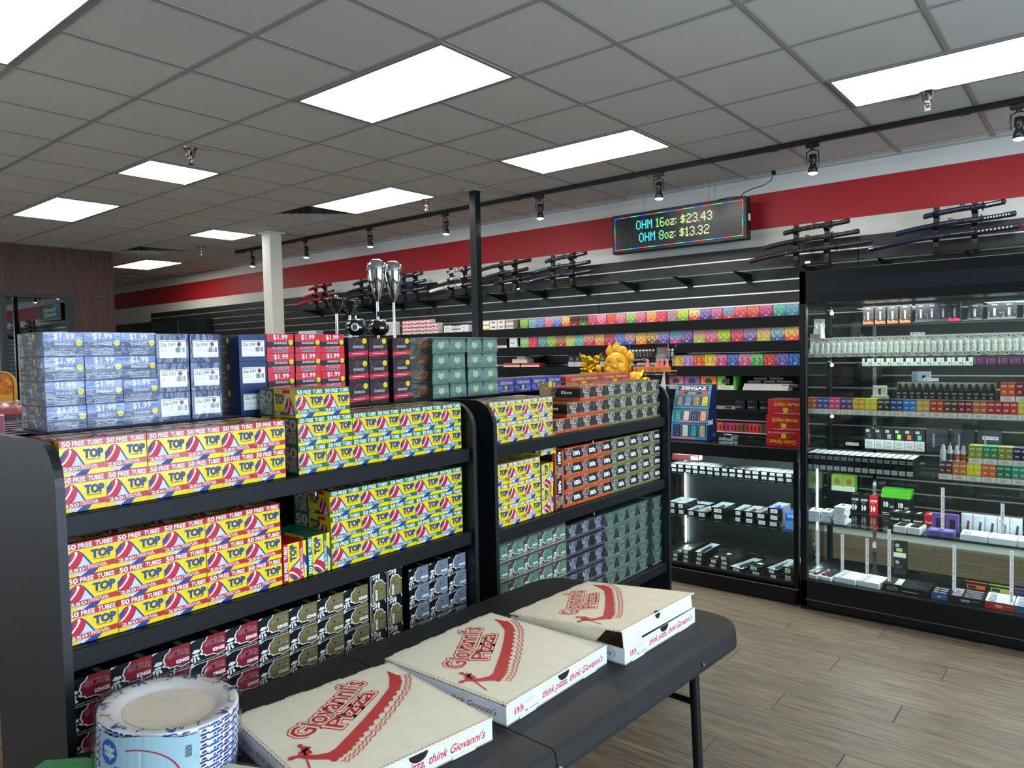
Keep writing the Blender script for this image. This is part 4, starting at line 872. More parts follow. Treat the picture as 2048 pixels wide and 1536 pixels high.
# fourth row: pink, purple, orange, lime cases
for k, (c, nm) in enumerate([('e0706c', 'pink'), ('9c5aa8', 'purple'), ('f08428', 'orange'), ('8cc838', 'lime')]):
    link('disposable_case', pack(c, 'd8d4d0', .145, .125, .14, .32, spots='3a4048'), None, (-3.2 + .155 * k + .19, SY + .07, ZR[4]), (0, 0, R(-90)), '%s case with a white lower label on the fourth wall shelf' % nm, 'case', 'bright cases on the fourth wall shelf')
link('disposable_case', carton(.14, .09, .125, M('5cb84c', .45, 0, .4, 0, 1, 'g', .1), dict(front=lambda f: (f.ell(.3, .6, .12, .2, M('3c7a34', .5)), f.lines(.1, .1, .9, .4, 3, M('a4d88c', .5), .3)))), None, (-2.50, SY + .07, ZR[4]), (0, 0, R(-90)), 'plain bright green case at the right end of the lime cases', 'case', 'bright cases on the fourth wall shelf')
for r in range(2):
    for k in range(4 - 0): link('white_carton', pack('c9c2bd', 'd9d4d0', .093, .028, .12, .5), None, (-2.345 + .095 * k + (.0 if r == 0 else .01), SY + .06, ZR[4] + .0285 * r), (0, 0, R(-90)), 'small flat white carton, %s from left, %s layer, fourth wall shelf' % (ORD[k + 1], ('lower', 'upper')[r]), 'carton', 'flat white cartons on the fourth wall shelf')
CH = M('23282e', .4, 0, .5, 0, 1, 'pouch', .2)
for k, (x, z) in enumerate([(-2.28, .058), (-2.17, .058), (-2.05, .058), (-2.23, .084), (-2.12, .084), (-2.14, .11), (-2.0, .03)]):
    mb = MB(); mb.prism([(-.055, .0), (.06, -.0), (.075, .02), (-.07, .022)], -.06, .06, CH, 'y'); mb.box(-.066, .07, -.062, -.058, .019, .022, M('b9bcc0', .4))
    mb.obj('pouch', loc=(x, SY + .06, ZR[4] + z), label='dark flared pouch on the white cartons, %s, %s layer' % (('left', 'centre', 'right', 'left', 'right', 'middle', 'far right')[k], ('lower', 'lower', 'lower', 'second', 'second', 'top', 'side')[k]), cat='pouch', group='dark pouches on the white cartons')
for c in range(4):
    for r in range(2): link('tin', carton(.09, .085, .05, M('14171a', .25, .3), dict(front=lambda f: (f.rect(.1, .3, .8, .6, M('4a5056', .5)), f.rect(.15, .35, .45, .5, M('8a9096', .5))))), None, (-2.42 + .105 * c, SY + .05, ZR[5] + .0505 * r), (0, 0, R(-90)), 'small black tin, %s column, %s, fifth wall shelf' % (ORD[c + 1], ('lower', 'upper')[r]), 'tin', 'small black tins')
link('price_rail', carton(.02, .2, .03, M('8d8b88', .5), dict(front=lambda f: f.rect(.55, .2, .85, .8, INK))), None, (-2.56, SY + .01, ZR[5]), (0, 0, R(-90)), 'grey label strip left of the small black tins', 'label')
C6 = ['3c8044', '4c9050', 'd85428', 'e06030', 'a02c5c', 'b83468', 'c43c70', 'a83060', '7c5c24', '6c4c1c', 'c82c34', 'd03438', 'd83c40', 'a82c30', '2c4c40', '345c4c']
for k, c in enumerate(C6):
    nm = ['green', 'green', 'orange', 'orange', 'magenta', 'magenta', 'magenta', 'magenta', 'bronze', 'bronze', 'red', 'red', 'red', 'red', 'dark green', 'dark green'][k]
    link('slim_box', pack(c, 'd9d4cc', .033, .085, .05, .08, spots='3a2420'), None, (-2.70 + .0345 * k, SY + .03, ZR[6]), (0, 0, R(-90)), 'slim upright %s box, %s from left, lowest wall shelf' % (nm, ORD[k + 1]), 'box', 'slim boxes on the lowest wall shelf')
# cigarette cartons left of the post
def cart(c1, c2, w, h, txt, tc):
    A, B = M(c1, .45), M(c2, .5)
    return carton(.09, w, h, A, dict(front=lambda f: (f.poly([(0, .55), (.3, .9), (.5, .6), (.7, .9), (1, .55), (1, 1), (0, 1)], B), f.rect(0, 0, 1, .08, B), f.text(txt, .2, .18, .8, .45, M(tc, .5), .02, res=1))))
k = 0
for r in range(4):
    for c in range(5 - (r == 3)):
        link('cigarette_carton', cart('dcd8d4', 'b8242c', .118, .043, 'Marlboro', '2a2a2a'), None, (-6.64 + .121 * c + .06, SY + .05, 1.797 + .0435 * r), (0, 0, R(-90)), 'red and white cigarette carton, %s from left, %s layer up, left of the post' % (ORD[c + 1], ORD[r + 1]), 'carton', 'red and white cigarette cartons'); k += 1
for r in range(4):
    for c in range(2): link('cigarette_carton', cart('dfdcd6', 'a89a88' if c else 'cfcac2', .12, .043, 'SELECT' if c else 'GOLD', '5a4a3a'), None, (-7.02 + .123 * c + .06, SY + .05, 1.797 + .0435 * r), (0, 0, R(-90)), 'pale cigarette carton, %s from left, %s layer up, behind the steel flutes' % (ORD[c + 1], ORD[r + 1]), 'carton', 'pale cigarette cartons')
for r in range(2):
    for c in range(3): link('cigarette_carton', cart('dedbd6', '2c5c50' if c % 2 else 'cfc8c0', .125, .043, 'MENTHOL', '2c5c50'), None, (-5.93 + .13 * c + .06, SY + .05, 1.797 + .0435 * r), (0, 0, R(-90)), 'white and green cigarette carton, %s from left, %s, touching the post' % (ORD[c + 1], ('lower', 'upper')[r]), 'carton', 'white and green cigarette cartons')
for r in range(3): link('long_carton', pack('bfbfb8', 'd0d0ca', .40, .04, .12, .6), None, (-8.57, SY + .06, 1.797 + .041 * r), (0, 0, R(-90)), 'long grey-white carton, %s of three stacked right of the cream column' % ('lowest', 'middle', 'top')[r], 'carton', 'long pale cartons')
link('long_carton', pack('2c5c3c', '8c2430', .36, .09, .12, .4), None, (-8.98, SY + .06, 1.797), (0, 0, R(-90)), 'dark green and red carton just right of the cream column', 'carton')
for k, c in enumerate(['3c6c48', '2c4c8c', '48604c']): link('flat_carton', pack(c, 'c8ccc8', .26, .05, .12, .4), None, (-8.15 + .28 * k, SY + .06, 1.797), (0, 0, R(-90)), '%s flat carton low behind the steel vessels' % ('green', 'blue', 'olive')[k], 'carton', 'flat cartons behind the steel vessels')

# ------------------------------------------------------------------ glass sword shelf with stands
ZS = 2.215; SWY = 6.15
gs = empty('glass_shelf', (-4.6, SWY, ZS), 'long green-edged glass shelf under the swords', 'shelf')
for k in range(5):
    a = -4.4 + 1.8 * k
    MB().box(a, a + 1.795, -.17, .18, -.009, 0, GLASSG).obj('glass_pane', gs)
for k in range(16):
    x = -4.0 + .56 * k; mb = MB(); mb.prism([(-.15, -.010), (.19, -.010), (.19, -.075), (.15, -.075)], x - .012, x + .012, BLACKG, 'x'); mb.box(x - .02, x + .02, .17, .19, -.09, -.01, BLACKG); mb.obj('bracket', gs)
def katana(L, sc, hc, wrap, tip):
    """lies along X, handle to +X, origin at the middle underside; curved scabbard"""
    n = 14; hl = L * .27; x0 = -L / 2; xh = L / 2 - hl
    cy = lambda x: .018 - .055 * L * ((x - L * .15) / (L * .65)) ** 2 if x < L * .15 else .018 + .03 * (x - L * .15) * .3
    parts = {}
    mb = MB(); mb.tube([(x0 + (xh - x0) * i / n, 0, cy(x0 + (xh - x0) * i / n) + .0) for i in range(n + 1)], [.0195] * n + [.020], sc, 10); mb.ball((x0, 0, cy(x0)), .020, tip, 8, 5); 
    for u in (.45, .62): 
        x = x0 + (xh - x0) * u; mb.tube([(x - .004, 0, cy(x)), (x + .004, 0, cy(x))], .022, tip, 10)
    parts['scabbard'] = mb
    cd_ = MB(); xk = x0 + (xh - x0) * .66; cd_.tube([(xk, -.016, cy(xk)), (xk + .03, -.02, cy(xk) - .02), (xk + .06, -.018, cy(xk) + .014), (xk + .1, -.018, cy(xk) - .008)], .005, hc, 6); cd_.tube([(xk, -.017, cy(xk) + .01), (xk - .015, -.02, cy(xk) + .03), (xk + .02, -.018, cy(xk) + .02)], .004, hc, 6); parts['cord'] = cd_
    gd = MB(); c = cy(xh); gd.tube([(xh + .002, 0, c), (xh + .008, 0, c)], .034, M('2a2622', .35, .7), 16); parts['guard'] = gd
    hd = MB(); hd.tube([(xh + .009, 0, c), (xh + hl * .5, 0, c + .004), (xh + hl, 0, c + .012)], [.0195, .018, .020], hc, 10); hd.ball((xh + hl, 0, c + .012), .0205, M('3a3430', .35, .6), 10, 6, (.6, 1, 1))
    for k in range(9):
        x = xh + .022 + (hl - .04) * k / 9; z = c + .012 * (x - xh) / hl
        hd.add([(x, -.0204, z), (x + .006, -.0198, z + .007), (x + .012, -.0204, z), (x + .006, -.0198, z - .007)], [(0, 1, 2, 3)], wrap)
    parts['handle'] = hd
    return {k: v.mesh(k) for k, v in parts.items()}
SWB = M('15161a', .3, 0, .5, 0, 1, 'lacquer', .1, 0, .5); NV = M('141b38', .3, 0, .5, 0, 1, 'navy_lacquer', .2, 0, .5); RDL = M('a8141e', .28, 0, .5, 0, 1, 'red_lacquer', 0, 0, .5); WHL = M('d5d3d0', .3, 0, .5, 0, 1, 'white_lacquer', 0, 0, .4); PUR = M('3a2440', .5); BRL = M('211d1a', .45, 0, .4, 0, 1, 'brown_lacquer', .3); DIA = M('c9c6bd', .4)
STD = M('141315', .45)
def sword_rack(xc, xu, swords, where, sc, hc, wrap, tip, cname, flip=False):
    t = empty('sword_stand', (xc, SWY, ZS), 'black wooden sword stand carrying %s swords, %s' % (cname, where), 'sword stand', 'sword stands on the glass shelf')
    for x in xu:
        mb = MB(); mb.prism([(-.05, 0), (.05, 0), (.018, .05), (.014, .335), (-.014, .335), (-.02, .05)], x - xc - .018, x - xc + .018, STD, 'x')
        for zz_ in (.098, .185, .275): mb.prism([(-.06, zz_ + .006), (-.015, zz_ - .02), (-.012, zz_ - .006), (-.052, zz_ + .022), (-.064, zz_ + .022)], x - xc - .018, x - xc + .018, STD, 'x')
        mb.obj('upright', t)
    MB().box(min(xu) - xc - .03, max(xu) - xc + .03, -.02, .02, 0, .016, STD, .003).obj('base_bar', t)
    for (x0_, x1_, lv) in swords:
        L_ = x1_ - x0_; P_ = katana(L_, sc, hc, wrap, tip)
        o = empty('sword', ((x0_ + x1_) / 2, SWY - .036, ZS + (.098, .185, .275)[lv] + .008), '%s sheathed curved sword, %s on the stand %s' % (cname, ('lowest', 'middle', 'top')[lv], where), 'sword', '%s swords %s' % (cname, where), rot=(0, R(0), 0))
        for kk, me in P_.items(): link(kk, me, o)
sword_rack(-.86, (-.965, -.725), [(-1.41, -.47, 0), (-1.22, -.49, 1), (-1.03, -.55, 2)], 'at the right above the glass tower', NV, M('10162c', .6), DIA, M('3a3f52', .3, .5), 'navy')
sword_rack(-1.85, (-1.97, -1.728), [(-2.34, -1.40, 0), (-2.22, -1.49, 1), (-2.05, -1.56, 2)], 'right of the lit sign', BRL, M('141210', .6), M('4a4038', .6), M('4a423a', .5), 'dark brown')
sword_rack(-4.31, (-4.43, -4.193), [(-4.75, -3.92, 0), (-4.64, -3.96, 1), (-4.49, -4.0, 2)], 'second right of the black post', NV, M('0f1216', .6), M('a8a49a', .5), M('202634', .4), 'blue black')
sword_rack(-5.03, (-5.125, -4.93), [(-5.20, -4.70, 0), (-5.31, -4.74, 1), (-5.42, -4.70, 2)], 'immediately right of the black post', SWB, M('0c0c0e', .6), M('2a2a2c', .5), M('2a2a2c', .4), 'black')
sword_rack(-5.77, (-5.883, -5.669), [(-6.20, -5.46, 0), (-6.06, -5.48, 1), (-5.90, -5.51, 2)], 'immediately left of the black post', WHL, PUR, M('b9b0bc', .5), PUR, 'white and purple')
sword_rack(-6.58, (-6.69, -6.476), [(-7.14, -6.26, 0), (-6.95, -6.28, 1), (-6.85, -6.33, 2)], 'behind the tall steel flutes', NV, M('0f1226', .6), M('b9b0bc', .6), M('202634', .4), 'dark navy')
sword_rack(-7.40, (-7.499, -7.29), [(-7.85, -7.2, 0), (-7.73, -7.15, 1), (-7.60, -7.1, 2)], 'between the red swords and the flutes', SWB, M('101010', .6), M('2a2a2c', .5), M('2a2a2c', .4), 'black')
sword_rack(-8.37, (-8.477, -8.263), [(-8.90, -8.05, 0), (-8.72, -8.04, 1), (-8.57, -8.10, 2)], 'right of the cream column', RDL, M('8c1820', .6), M('a8141e', .5), M('2a1416', .4), 'red')
P_ = katana(.8, RDL, M('8c1820', .6), RDL, RDL); o = empty('sword', (-.03, SWY - .036, ZS + .16), 'red sheathed sword cut off by the right edge', 'sword')
for kk, me in P_.items(): link(kk, me, o)
t = empty('sword_stand', (.0, SWY, ZS), 'black sword stand just outside the right edge', 'sword stand')
for x in (-.1, .12): MB().prism([(-.05, 0), (.05, 0), (.015, .05), (.012, .17), (-.06, .165), (-.02, .14)], x - .012, x + .012, STD, 'x').obj('upright', t)
for x, z in ((-1.845, .0), (-4.8, .0)): MB().box(-.02, .02, -.002, .0, 0, .018, WHT).obj('price_card', loc=(x, SWY - .12, ZS), label='small white price card on the glass shelf, ' + ('right of the lit sign' if x > -2 else 'near the black post'), cat='card')

# ------------------------------------------------------------------ LED sign
sg = empty('led_sign', (-3.037, 6.12, 2.665), 'long black LED board showing two prices in green and yellow dots', 'sign')
SWd, SHt = 1.325, .365
MB().box(-SWd / 2, SWd / 2, 0, .10, -SHt / 2, SHt / 2, M('101214', .4), .006).obj('housing', sg)
MB().box(-SWd / 2 + .022, SWd / 2 - .022, -.002, .001, -SHt / 2 + .022, SHt / 2 - .022, M('15171a', .25)).obj('display_panel', sg)
grid = MB(); GD = M('74787c', .5)
nx, nz = 128, 32; pw = (SWd - .06) / nx; ph = (SHt - .06) / nz
for i in range(nx):
    for j in range(nz):
        if (i + j) % 1 == 0 and i % 2 == 0 and j % 2 == 0: x, z = -SWd / 2 + .03 + pw * (i + .5), -SHt / 2 + .03 + ph * (j + .5); grid.add([(x - .0022, -.0024, z - .0022), (x + .0022, -.0024, z - .0022), (x + .0022, -.0024, z + .0022), (x - .0022, -.0024, z + .0022)], [(0, 1, 2, 3)], GD)
grid.obj('led_matrix', sg, kind='stuff')
GL = {'O': '01110 10001 10001 10001 10001 10001 01110', 'H': '10001 10001 10001 11111 10001 10001 10001', 'M': '10001 11011 10101 10101 10001 10001 10001', '1': '010 110 010 010 010 010 111', '6': '01110 10000 10000 11110 10001 10001 01110', '8': '01110 10001 10001 01110 10001 10001 01110',
      'o': '0000 0000 0110 1001 1001 1001 0110', 'z': '0000 0000 1111 0001 0110 1000 1111', ':': '0 0 1 0 0 1 0', '$': '00100 01111 10100 01110 00101 11110 00100', '2': '01110 10001 00001 00110 01000 10000 11111', '3': '01110 10001 00001 00110 00001 10001 01110', '4': '00010 00110 01010 10010 11111 00010 00010', '.': '0 0 0 0 0 0 1', ' ': '00 00 00 00 00 00 00'}
def emis(col, st):
    mt = diff_mat('led_%d' % len(bpy.data.materials), col, st); b = mt.node_tree.nodes['Principled BSDF']; b.inputs['Base Color'].default_value = (.02, .02, .02, 1); b.inputs['Specular IOR Level'].default_value = .1; return mt
ramp = [(.05, .75, 1), (.05, .8, .95), (.1, .85, .7), (.2, .9, .35), (.35, .9, .2), (.45, .9, .25), (.55, .9, .3), (.65, .85, .25), (.7, .85, .3), (.7, .85, .4), (.7, .85, .45), (.65, .85, .45), (.6, .85, .45), (.55, .8, .4)]
rm = [emis(c, 1.25) for c in ramp]
px_ = .0098
for ln, (txt, zc) in enumerate((('OHM 16oz: $23.43', .062), ('OHM 8oz: $13.32', -.055))):
    tot = sum(len(GL[c].split()[0]) + 1 for c in txt) - 1; x = -tot * px_ / 2 - .02; mb = MB(); 
    for ci, c in enumerate(txt):
        rows = GL[c].split(); u = (x + tot * px_ / 2) / (tot * px_)
        mat = rm[min(13, max(0, int(u * 13.9)))]
        for r, row_ in enumerate(rows):
            for k2, b_ in enumerate(row_):
                if b_ == '1': xa = x + k2 * px_; za = zc + (3 - r) * .0118; mb.add([(xa, -.004, za - .0052), (xa + px_ * .92, -.004, za - .0052), (xa + px_ * .92, -.004, za + .0052), (xa, -.004, za + .0052)], [(0, 1, 2, 3)], mat)
        x += (len(rows[0]) + 1) * px_
    mb.obj('led_text', sg, kind='stuff')
bd = MB(); bc = [emis(c, 1.2) for c in ((.05, .15, 1), (1, .08, .08), (.05, .8, .35))]
def bdash(x0_, x1_, z0_, z1_, i): bd.add([(x0_, -.004, z0_), (x1_, -.004, z0_), (x1_, -.004, z1_), (x0_, -.004, z1_)], [(0, 1, 2, 3)], bc[i % 3])
for i in range(14):
    a = -SWd / 2 + .03 + (SWd - .06) * i / 14; b_ = a + (SWd - .06) / 14
    bdash(a, b_, SHt / 2 - .036, SHt / 2 - .030, i); bdash(a, b_, -SHt / 2 + .030, -SHt / 2 + .036, i + 1)
for i in range(4):
    a = -SHt / 2 + .03 + (SHt - .06) * i / 4; b_ = a + (SHt - .06) / 4
    bdash(-SWd / 2 + .030, -SWd / 2 + .036, a, b_, i); bdash(SWd / 2 - .036, SWd / 2 - .030, a, b_, i + 1)
bd.obj('led_border', sg, kind='stuff')
MB().box(.0, .05, .02, .06, .0, .06, WHT, .002).obj('switch', sg, loc=(SWd / 2 - .046, .02, -.02))
for x in (-.34, .30, .36):
    mb = MB(); z = SHt / 2
    while z < CZ - 2.665 - .01: mb.tube([(x, .05, z), (x, .05, z + .012)], .0022 if int(z * 70) % 2 else .0035, STEEL, 5); z += .014
    mb.obj('hanging_chain', sg)
mb = MB(); mb.tube([(.60, .03, SHt / 2), (.63, .02, SHt / 2 + .03), (.72, .0, SHt / 2 + .05), (.80, .03, .25), (.84, .1, .30), (.86, .1, CZ - 2.665 - .02)], .004, M('0c0d0e', .4), 6); mb.tube([(.38, .04, SHt / 2 + .006), (.5, .03, SHt / 2 + .014), (.62, .04, SHt / 2 + .004)], .004, M('0c0d0e', .4), 6)
mb.box(.845, .875, .085, .115, CZ - 2.665 - .045, CZ - 2.665 - .01, BLACKG, .003)
mb.obj('power_cord', sg)

# ------------------------------------------------------------------ low glass case and counter
LCF, LCB = 4.40, 4.92
def low_case(x0, x1, label, lit=True):
    t = empty('display_case', ((x0 + x1) / 2, LCF, 0), label, 'display case', 'low glass counters')
    w = (x1 - x0) / 2; D = LCB - LCF
    MB().box(-w + .01, w - .01, .0, D, 0, .125, BLACKG, .01).obj('plinth', t)
    MB().box(-w, w, -.002, .004, .095, .102, STEEL).obj('trim_strip', t)
    MB().box(-w, w, -.012, D, .865, .945, BLACKG, .003).obj('counter_top', t)
    MB().box(-w + .04, w - .04, .02, D - .03, .9452, .9462, GLASSG).obj('glass_top', t)
    for sx in (-1, 1):
        for yy in (0, D - .03): MB().box(sx * w - (.03 if sx > 0 else 0), sx * w + (0 if sx > 0 else .03), yy, yy + .03, .1, .87, BLACKG, .002).obj('corner_post', t)
    MB().box(-w + .03, w - .03, .0, .03, .1, .132, BLACKG).obj('bottom_rail', t)
    MB().box(-w + .03, w - .03, .012, .017, .132, .865, GLASS).obj('front_glass', t)
    MB().box(-w + .03, w - .03, .03, D - .03, .11, .116, BLACKG).obj('deck', t)
    MB().box(-w + .03, w - .03, D - .012, D - .006, .13, .865, M('16191b', .5)).obj('back_panel', t)
    for z in (.432, .722):
        MB().box(-w + .035, w - .035, .05, D - .03, z - .007, z, GLASSG).obj('glass_shelf', t)
    for sx in (-.86, .90):
        x = sx * w; MB().box(x - .012, x + .012, D - .03, D - .014, .14, .86, CHROME).obj('standard', t)
        if lit: MB().box(x + .014, x + .02, D - .035, D - .025, .14, .86, LEDM).obj('led_strip', t)
    return t
LEDM = diff_mat('led_strip', (.75, .93, 1), 26)
low_case(-2.46, -1.405, 'low black glass display case full of black boxed pens, left of the tall tower')
low_case(-3.95, -2.47, 'low black counter case mostly hidden behind the far shelf unit', False)
for x in (-2.2, -1.66):
    area_light('case_fill', (x, LCF + .26, .855), (0, 0, 0), .3, .3, 3, (.8, .94, 1))  # unseen fill added under the counter top to brighten the case
    for z in (.855, .70, .41): area_light('case_fill', (x, LCF + .045, z), (R(22), 0, 0), .5, .015, 1.1, (.85, .95, 1))  # narrow unseen fills added at the front edge to brighten the labels
KB = M('141618', .35, 0, .45, 0, 1, 'pen_carton', .1); LBL = M('d9dcdd', .5); WIN = M('cfd6da', .5)
def pen_box(w, d, h, label_w=.7, open_=False, side='', dev=None, ang=0):
    mb = MB()
    if open_:
        e = .0016; mb.box(-d / 2, d / 2, -w / 2, w / 2, 0, .0015, KB)
        for a in ((-d / 2, -d / 2 + e, -w / 2, w / 2), (d / 2 - e, d / 2, -w / 2, w / 2), (-d / 2, d / 2, -w / 2, -w / 2 + e), (-d / 2, d / 2, w / 2 - e, w / 2)): mb.box(*a, 0, h, KB)
        i = e + .0004
        for a in ((-d / 2 + e, -d / 2 + i, -w / 2 + e, w / 2 - e), (-d / 2 + e, d / 2 - e, -w / 2 + e, -w / 2 + i), (-d / 2 + e, d / 2 - e, w / 2 - i, w / 2 - e)): mb.box(*a, .002, h + .0006, WIN)
        mb.box(-d / 2 + e, d / 2 - e, -w / 2 + e, w / 2 - e, .0015, h * .35, WIN)
        c = M(dev or '22252a', .35); n = 2 if w > .055 else 1
        for k in range(n): mb.tube([(-d * .3, (k - (n - 1) / 2) * w * .4, h * .55), (d * .25, (k - (n - 1) / 2) * w * .4 + .004, h * .6)], min(.009, h * .3), c, 8)
        for s_ in (-1, 1): mb.box(-d / 2, d / 2, s_ * (w / 2 - .0008) - .0004, s_ * (w / 2 - .0008) + .0004, h, h + .0008, WIN)
    else: mb.box(-d / 2, d / 2, -w / 2, w / 2, 0, h, KB, .0008)
    F = Face(mb, (d / 2, -w / 2, 0), (0, 1, 0), (0, 0, 1), (1, 0, 0), w, h); u = (1 - label_w) / 2
    F.rect(u, .2, 1 - u, .8, LBL)
    x = u + .08
    while x < 1 - u - .08: F.rect(x, .32, x + .018, .66, M('4a4e52', .6), True); x += random.choice((.03, .045, .06))
    if not open_:
        T = Face(mb, (d / 2, -w / 2, h), (0, 1, 0), (-1, 0, 0), (0, 0, 1), w, d); T.rect(.3, .2, .7, .32, M('b9bcbe', .5)); T.lines(.2, .5, .8, .8, 2, M('3a3e42', .5), .3)
    return mb.mesh('pen_box')
pbx = [pen_box(.047, .15, .028, lw) for lw in (.62, .7, .78)]
for c in range(16):
    for r in range(2):
        link('pen_box', pbx[(c * 2 + r) % 3], None, (-2.262 + .0512 * c, 4.50 + .075 + random.uniform(-.004, .004), .722 + .0284 * r), (0, 0, R(-90 + random.uniform(-2, 2))), 'black pen box with a barcode label, %s from left, %s layer, top case shelf' % (ORD[c + 1], ('lower', 'upper')[r]), 'box', 'pen boxes on the top case shelf')
o = link('pen_box', pen_box(.06, .15, .03, .6, True, dev='9aa0a8'), None, (-1.478, 4.60, .722), (0, 0, R(-80)), 'open white-lined pen box at the right end of the top case shelf', 'box')
link('gift_box', carton(.09, .19, .04, M('4e1216', .5), dict(front=lambda f: f.rect(.72, .2, .98, .8, LBL), top=lambda f: (f.ell(.45, .5, .2, .2, M('b8a06a', .5)), f.rect(.2, .2, .3, .8, M('8a3a34', .5))), right=lambda f: f.rect(.1, .1, .9, .9, LBL))), None, (-2.26, 4.70, .7795), (0, 0, R(-84)), 'dark red gift box lying on the pen boxes under the counter top', 'box')
link('price_clip', MB().box(-.012, .012, -.002, .002, 0, .035, WHT, .002).mesh('clip'), None, (-2.30, 4.80, .83 - .0105), label='small white price clip at the top left of the low case', cat='clip')
mid = [(-2.277, 0, .05, 0, 1), (-2.215, 0, .056, 0, 0), (-2.215, 1, .060, 1, 0), (-2.277, 1, .056, 1, 0), (-2.145, 0, .058, 1, 0), (-2.065, 0, .075, 1, 1), (-1.955, 0, .09, 0, 0), (-1.955, 1, .09, 1, 0), (-1.82, 0, .054, 0, 0), (-1.82, 1, .054, 1, 0), (-1.745, 0, .07, 0, 0), (-1.745, 1, .07, 1, 0), (-1.665, 0, .076, 0, 0), (-1.665, 1, .076, 1, 0), (-1.585, 0, .078, 0, 0), (-1.585, 1, .078, 0, 0), (-1.585, 2, .078, 1, 0)]
dv = ['22252a', '30343a', 'aab0b8', '8890a0', '5a2440', '8a7a34', '22252a', '2c3a30', '22252a', '1c1e22', '22252a', '6a1c3c', '22252a', '5a1c34', '22252a', '22252a', '2c48b8']
for k, (x, r, w, op, _) in enumerate(mid):
    link('pen_box', pen_box(w, .19, .040, .55, bool(op), dev=dv[k]), None, (x, 4.50 + .095, .432 + .0408 * r), (0, 0, R(-90 + random.uniform(-3, 3))), '%s pen box on the middle case shelf, %s from left, %s layer' % ('open white-lined' if op else 'closed black', ORD[[-2.277, -2.215, -2.145, -2.065, -1.955, -1.82, -1.745, -1.665, -1.585].index(x) + 1], ('bottom', 'second', 'third')[r]), 'box', 'pen boxes on the middle case shelf')
for k, (x, w, dc) in enumerate([(-2.28, .10, 'b0b6bc'), (-2.17, .10, 'c0c6cc'), (-1.84, .15, '4a4440'), (-1.62, .17, '2c3cb8')]):
    link('pen_box', pen_box(w, .09, .036, .5, True, dev=dc), None, (x, 4.785, .432), (0, 0, R(-90)), 'open pen box at the back of the middle case shelf, ' + ('first', 'second', 'third', 'fourth')[k] + ' from left', 'box', 'rear pen boxes on the middle case shelf')
for r in range(1): link('blue_box', pack('2468c8', '5c9ce0', .06, .10, .12, .5, 'VAPE', 'f2f2ee'), None, (-1.49, 4.51 + .06, .432), (0, 0, R(-90)), 'bright blue box at the right end of the middle case shelf', 'box')
low = [(-2.245, .055, .25, 2, 0, 0, 0), (-2.165, .058, .25, 3, 0, 4, -4), (-2.075, .062, .26, 3, 1, 3, 0), (-1.985, .062, .26, 2, 0, 4, 5), (-1.895, .072, .27, 3, 0, 2, -6), (-1.79, .09, .28, 1, 1, 0, -12), (-1.675, .088, .28, 2, 0, 8, -14), (-1.57, .066, .28, 2, 1, 2, -10), (-1.487, .068, .24, 2, 1, 0, -4)]
for k, (x, w, d, n, op, rx_, rz_) in enumerate(low):
    for r in range(n):
        top_ = r == n - 1
        link('pen_box', pen_box(w, d, .030 if k < 8 else .045, .5, bool(op) and top_, dev=['6a2428', '2a2d32', '30343a'][k % 3]), None, (x + .004 * r, 4.465 + d / 2, .1165 + (.0305 if k < 8 else .0455) * r), (0, 0, R(-90 + rz_ * (1 if top_ else .4))), '%s long pen box on the case floor, %s stack from left, %s' % ('open white-lined' if op and top_ else 'closed black', ORD[k + 1], 'only box' if n == 1 else 'top box' if top_ else 'bottom box' if r == 0 else 'middle box'), 'box', 'long pen boxes on the case floor')
for k, (x, rz_) in enumerate([(-2.03, 4), (-1.72, -35), (-1.60, -38)]):
    link('pen_box', pen_box(.05, .22, .028, .4, k == 0), None, (x, 4.79, .1165 + (.0 if k == 0 else .0)), (0, 0, R(rz_)), 'pen box lying across the back of the case floor, ' + ('left', 'middle', 'right')[k], 'box', 'rear pen boxes on the case floor')

# on the counter
zd = empty('lighter_display', (-2.148, 4.49, .9465), 'blue tiered countertop display of patterned lighter cases', 'display', rot=(0, 0, R(4)))
w = .125; BLU = M('2a8cb0', .4); DNV = M('141e48', .4); BK = M('15171c', .4)
prof = [(0, 0), (.19, 0), (.19, .365), (.11, .365), (.045, .205), (.04, .20), (.015, .115), (.012, .11)]
MB().prism(prof, -w, w, DNV, 'x').obj('carton_body', zd)
def slant(y0, z0, y1, z1, name, fn):
    mb = MB(); V = Vector((0, y1 - y0, z1 - z0)); L_ = V.length; V.normalize(); N_ = Vector((1, 0, 0)).cross(V)
    mb.add([(-w, y0, z0), (w, y0, z0), (w, y1, z1), (-w, y1, z1)], [(0, 1, 2, 3)], BLU)
    F = Face(mb, Vector((-w, y0, z0)) + N_ * .001, (1, 0, 0), V, N_, 2 * w, L_, .0003); F.rect(0, 0, 1, 1, BLU); fn(F); mb.obj(name, zd)
pal = [['8c8478', '6478a0', '8c7458', 'c8bc20'], ['2c948c', 'd8c4c0', '3c2c64', 'e89c78'], ['3c3464', 'd0d0c8', '2c9494', 'a89c88']]
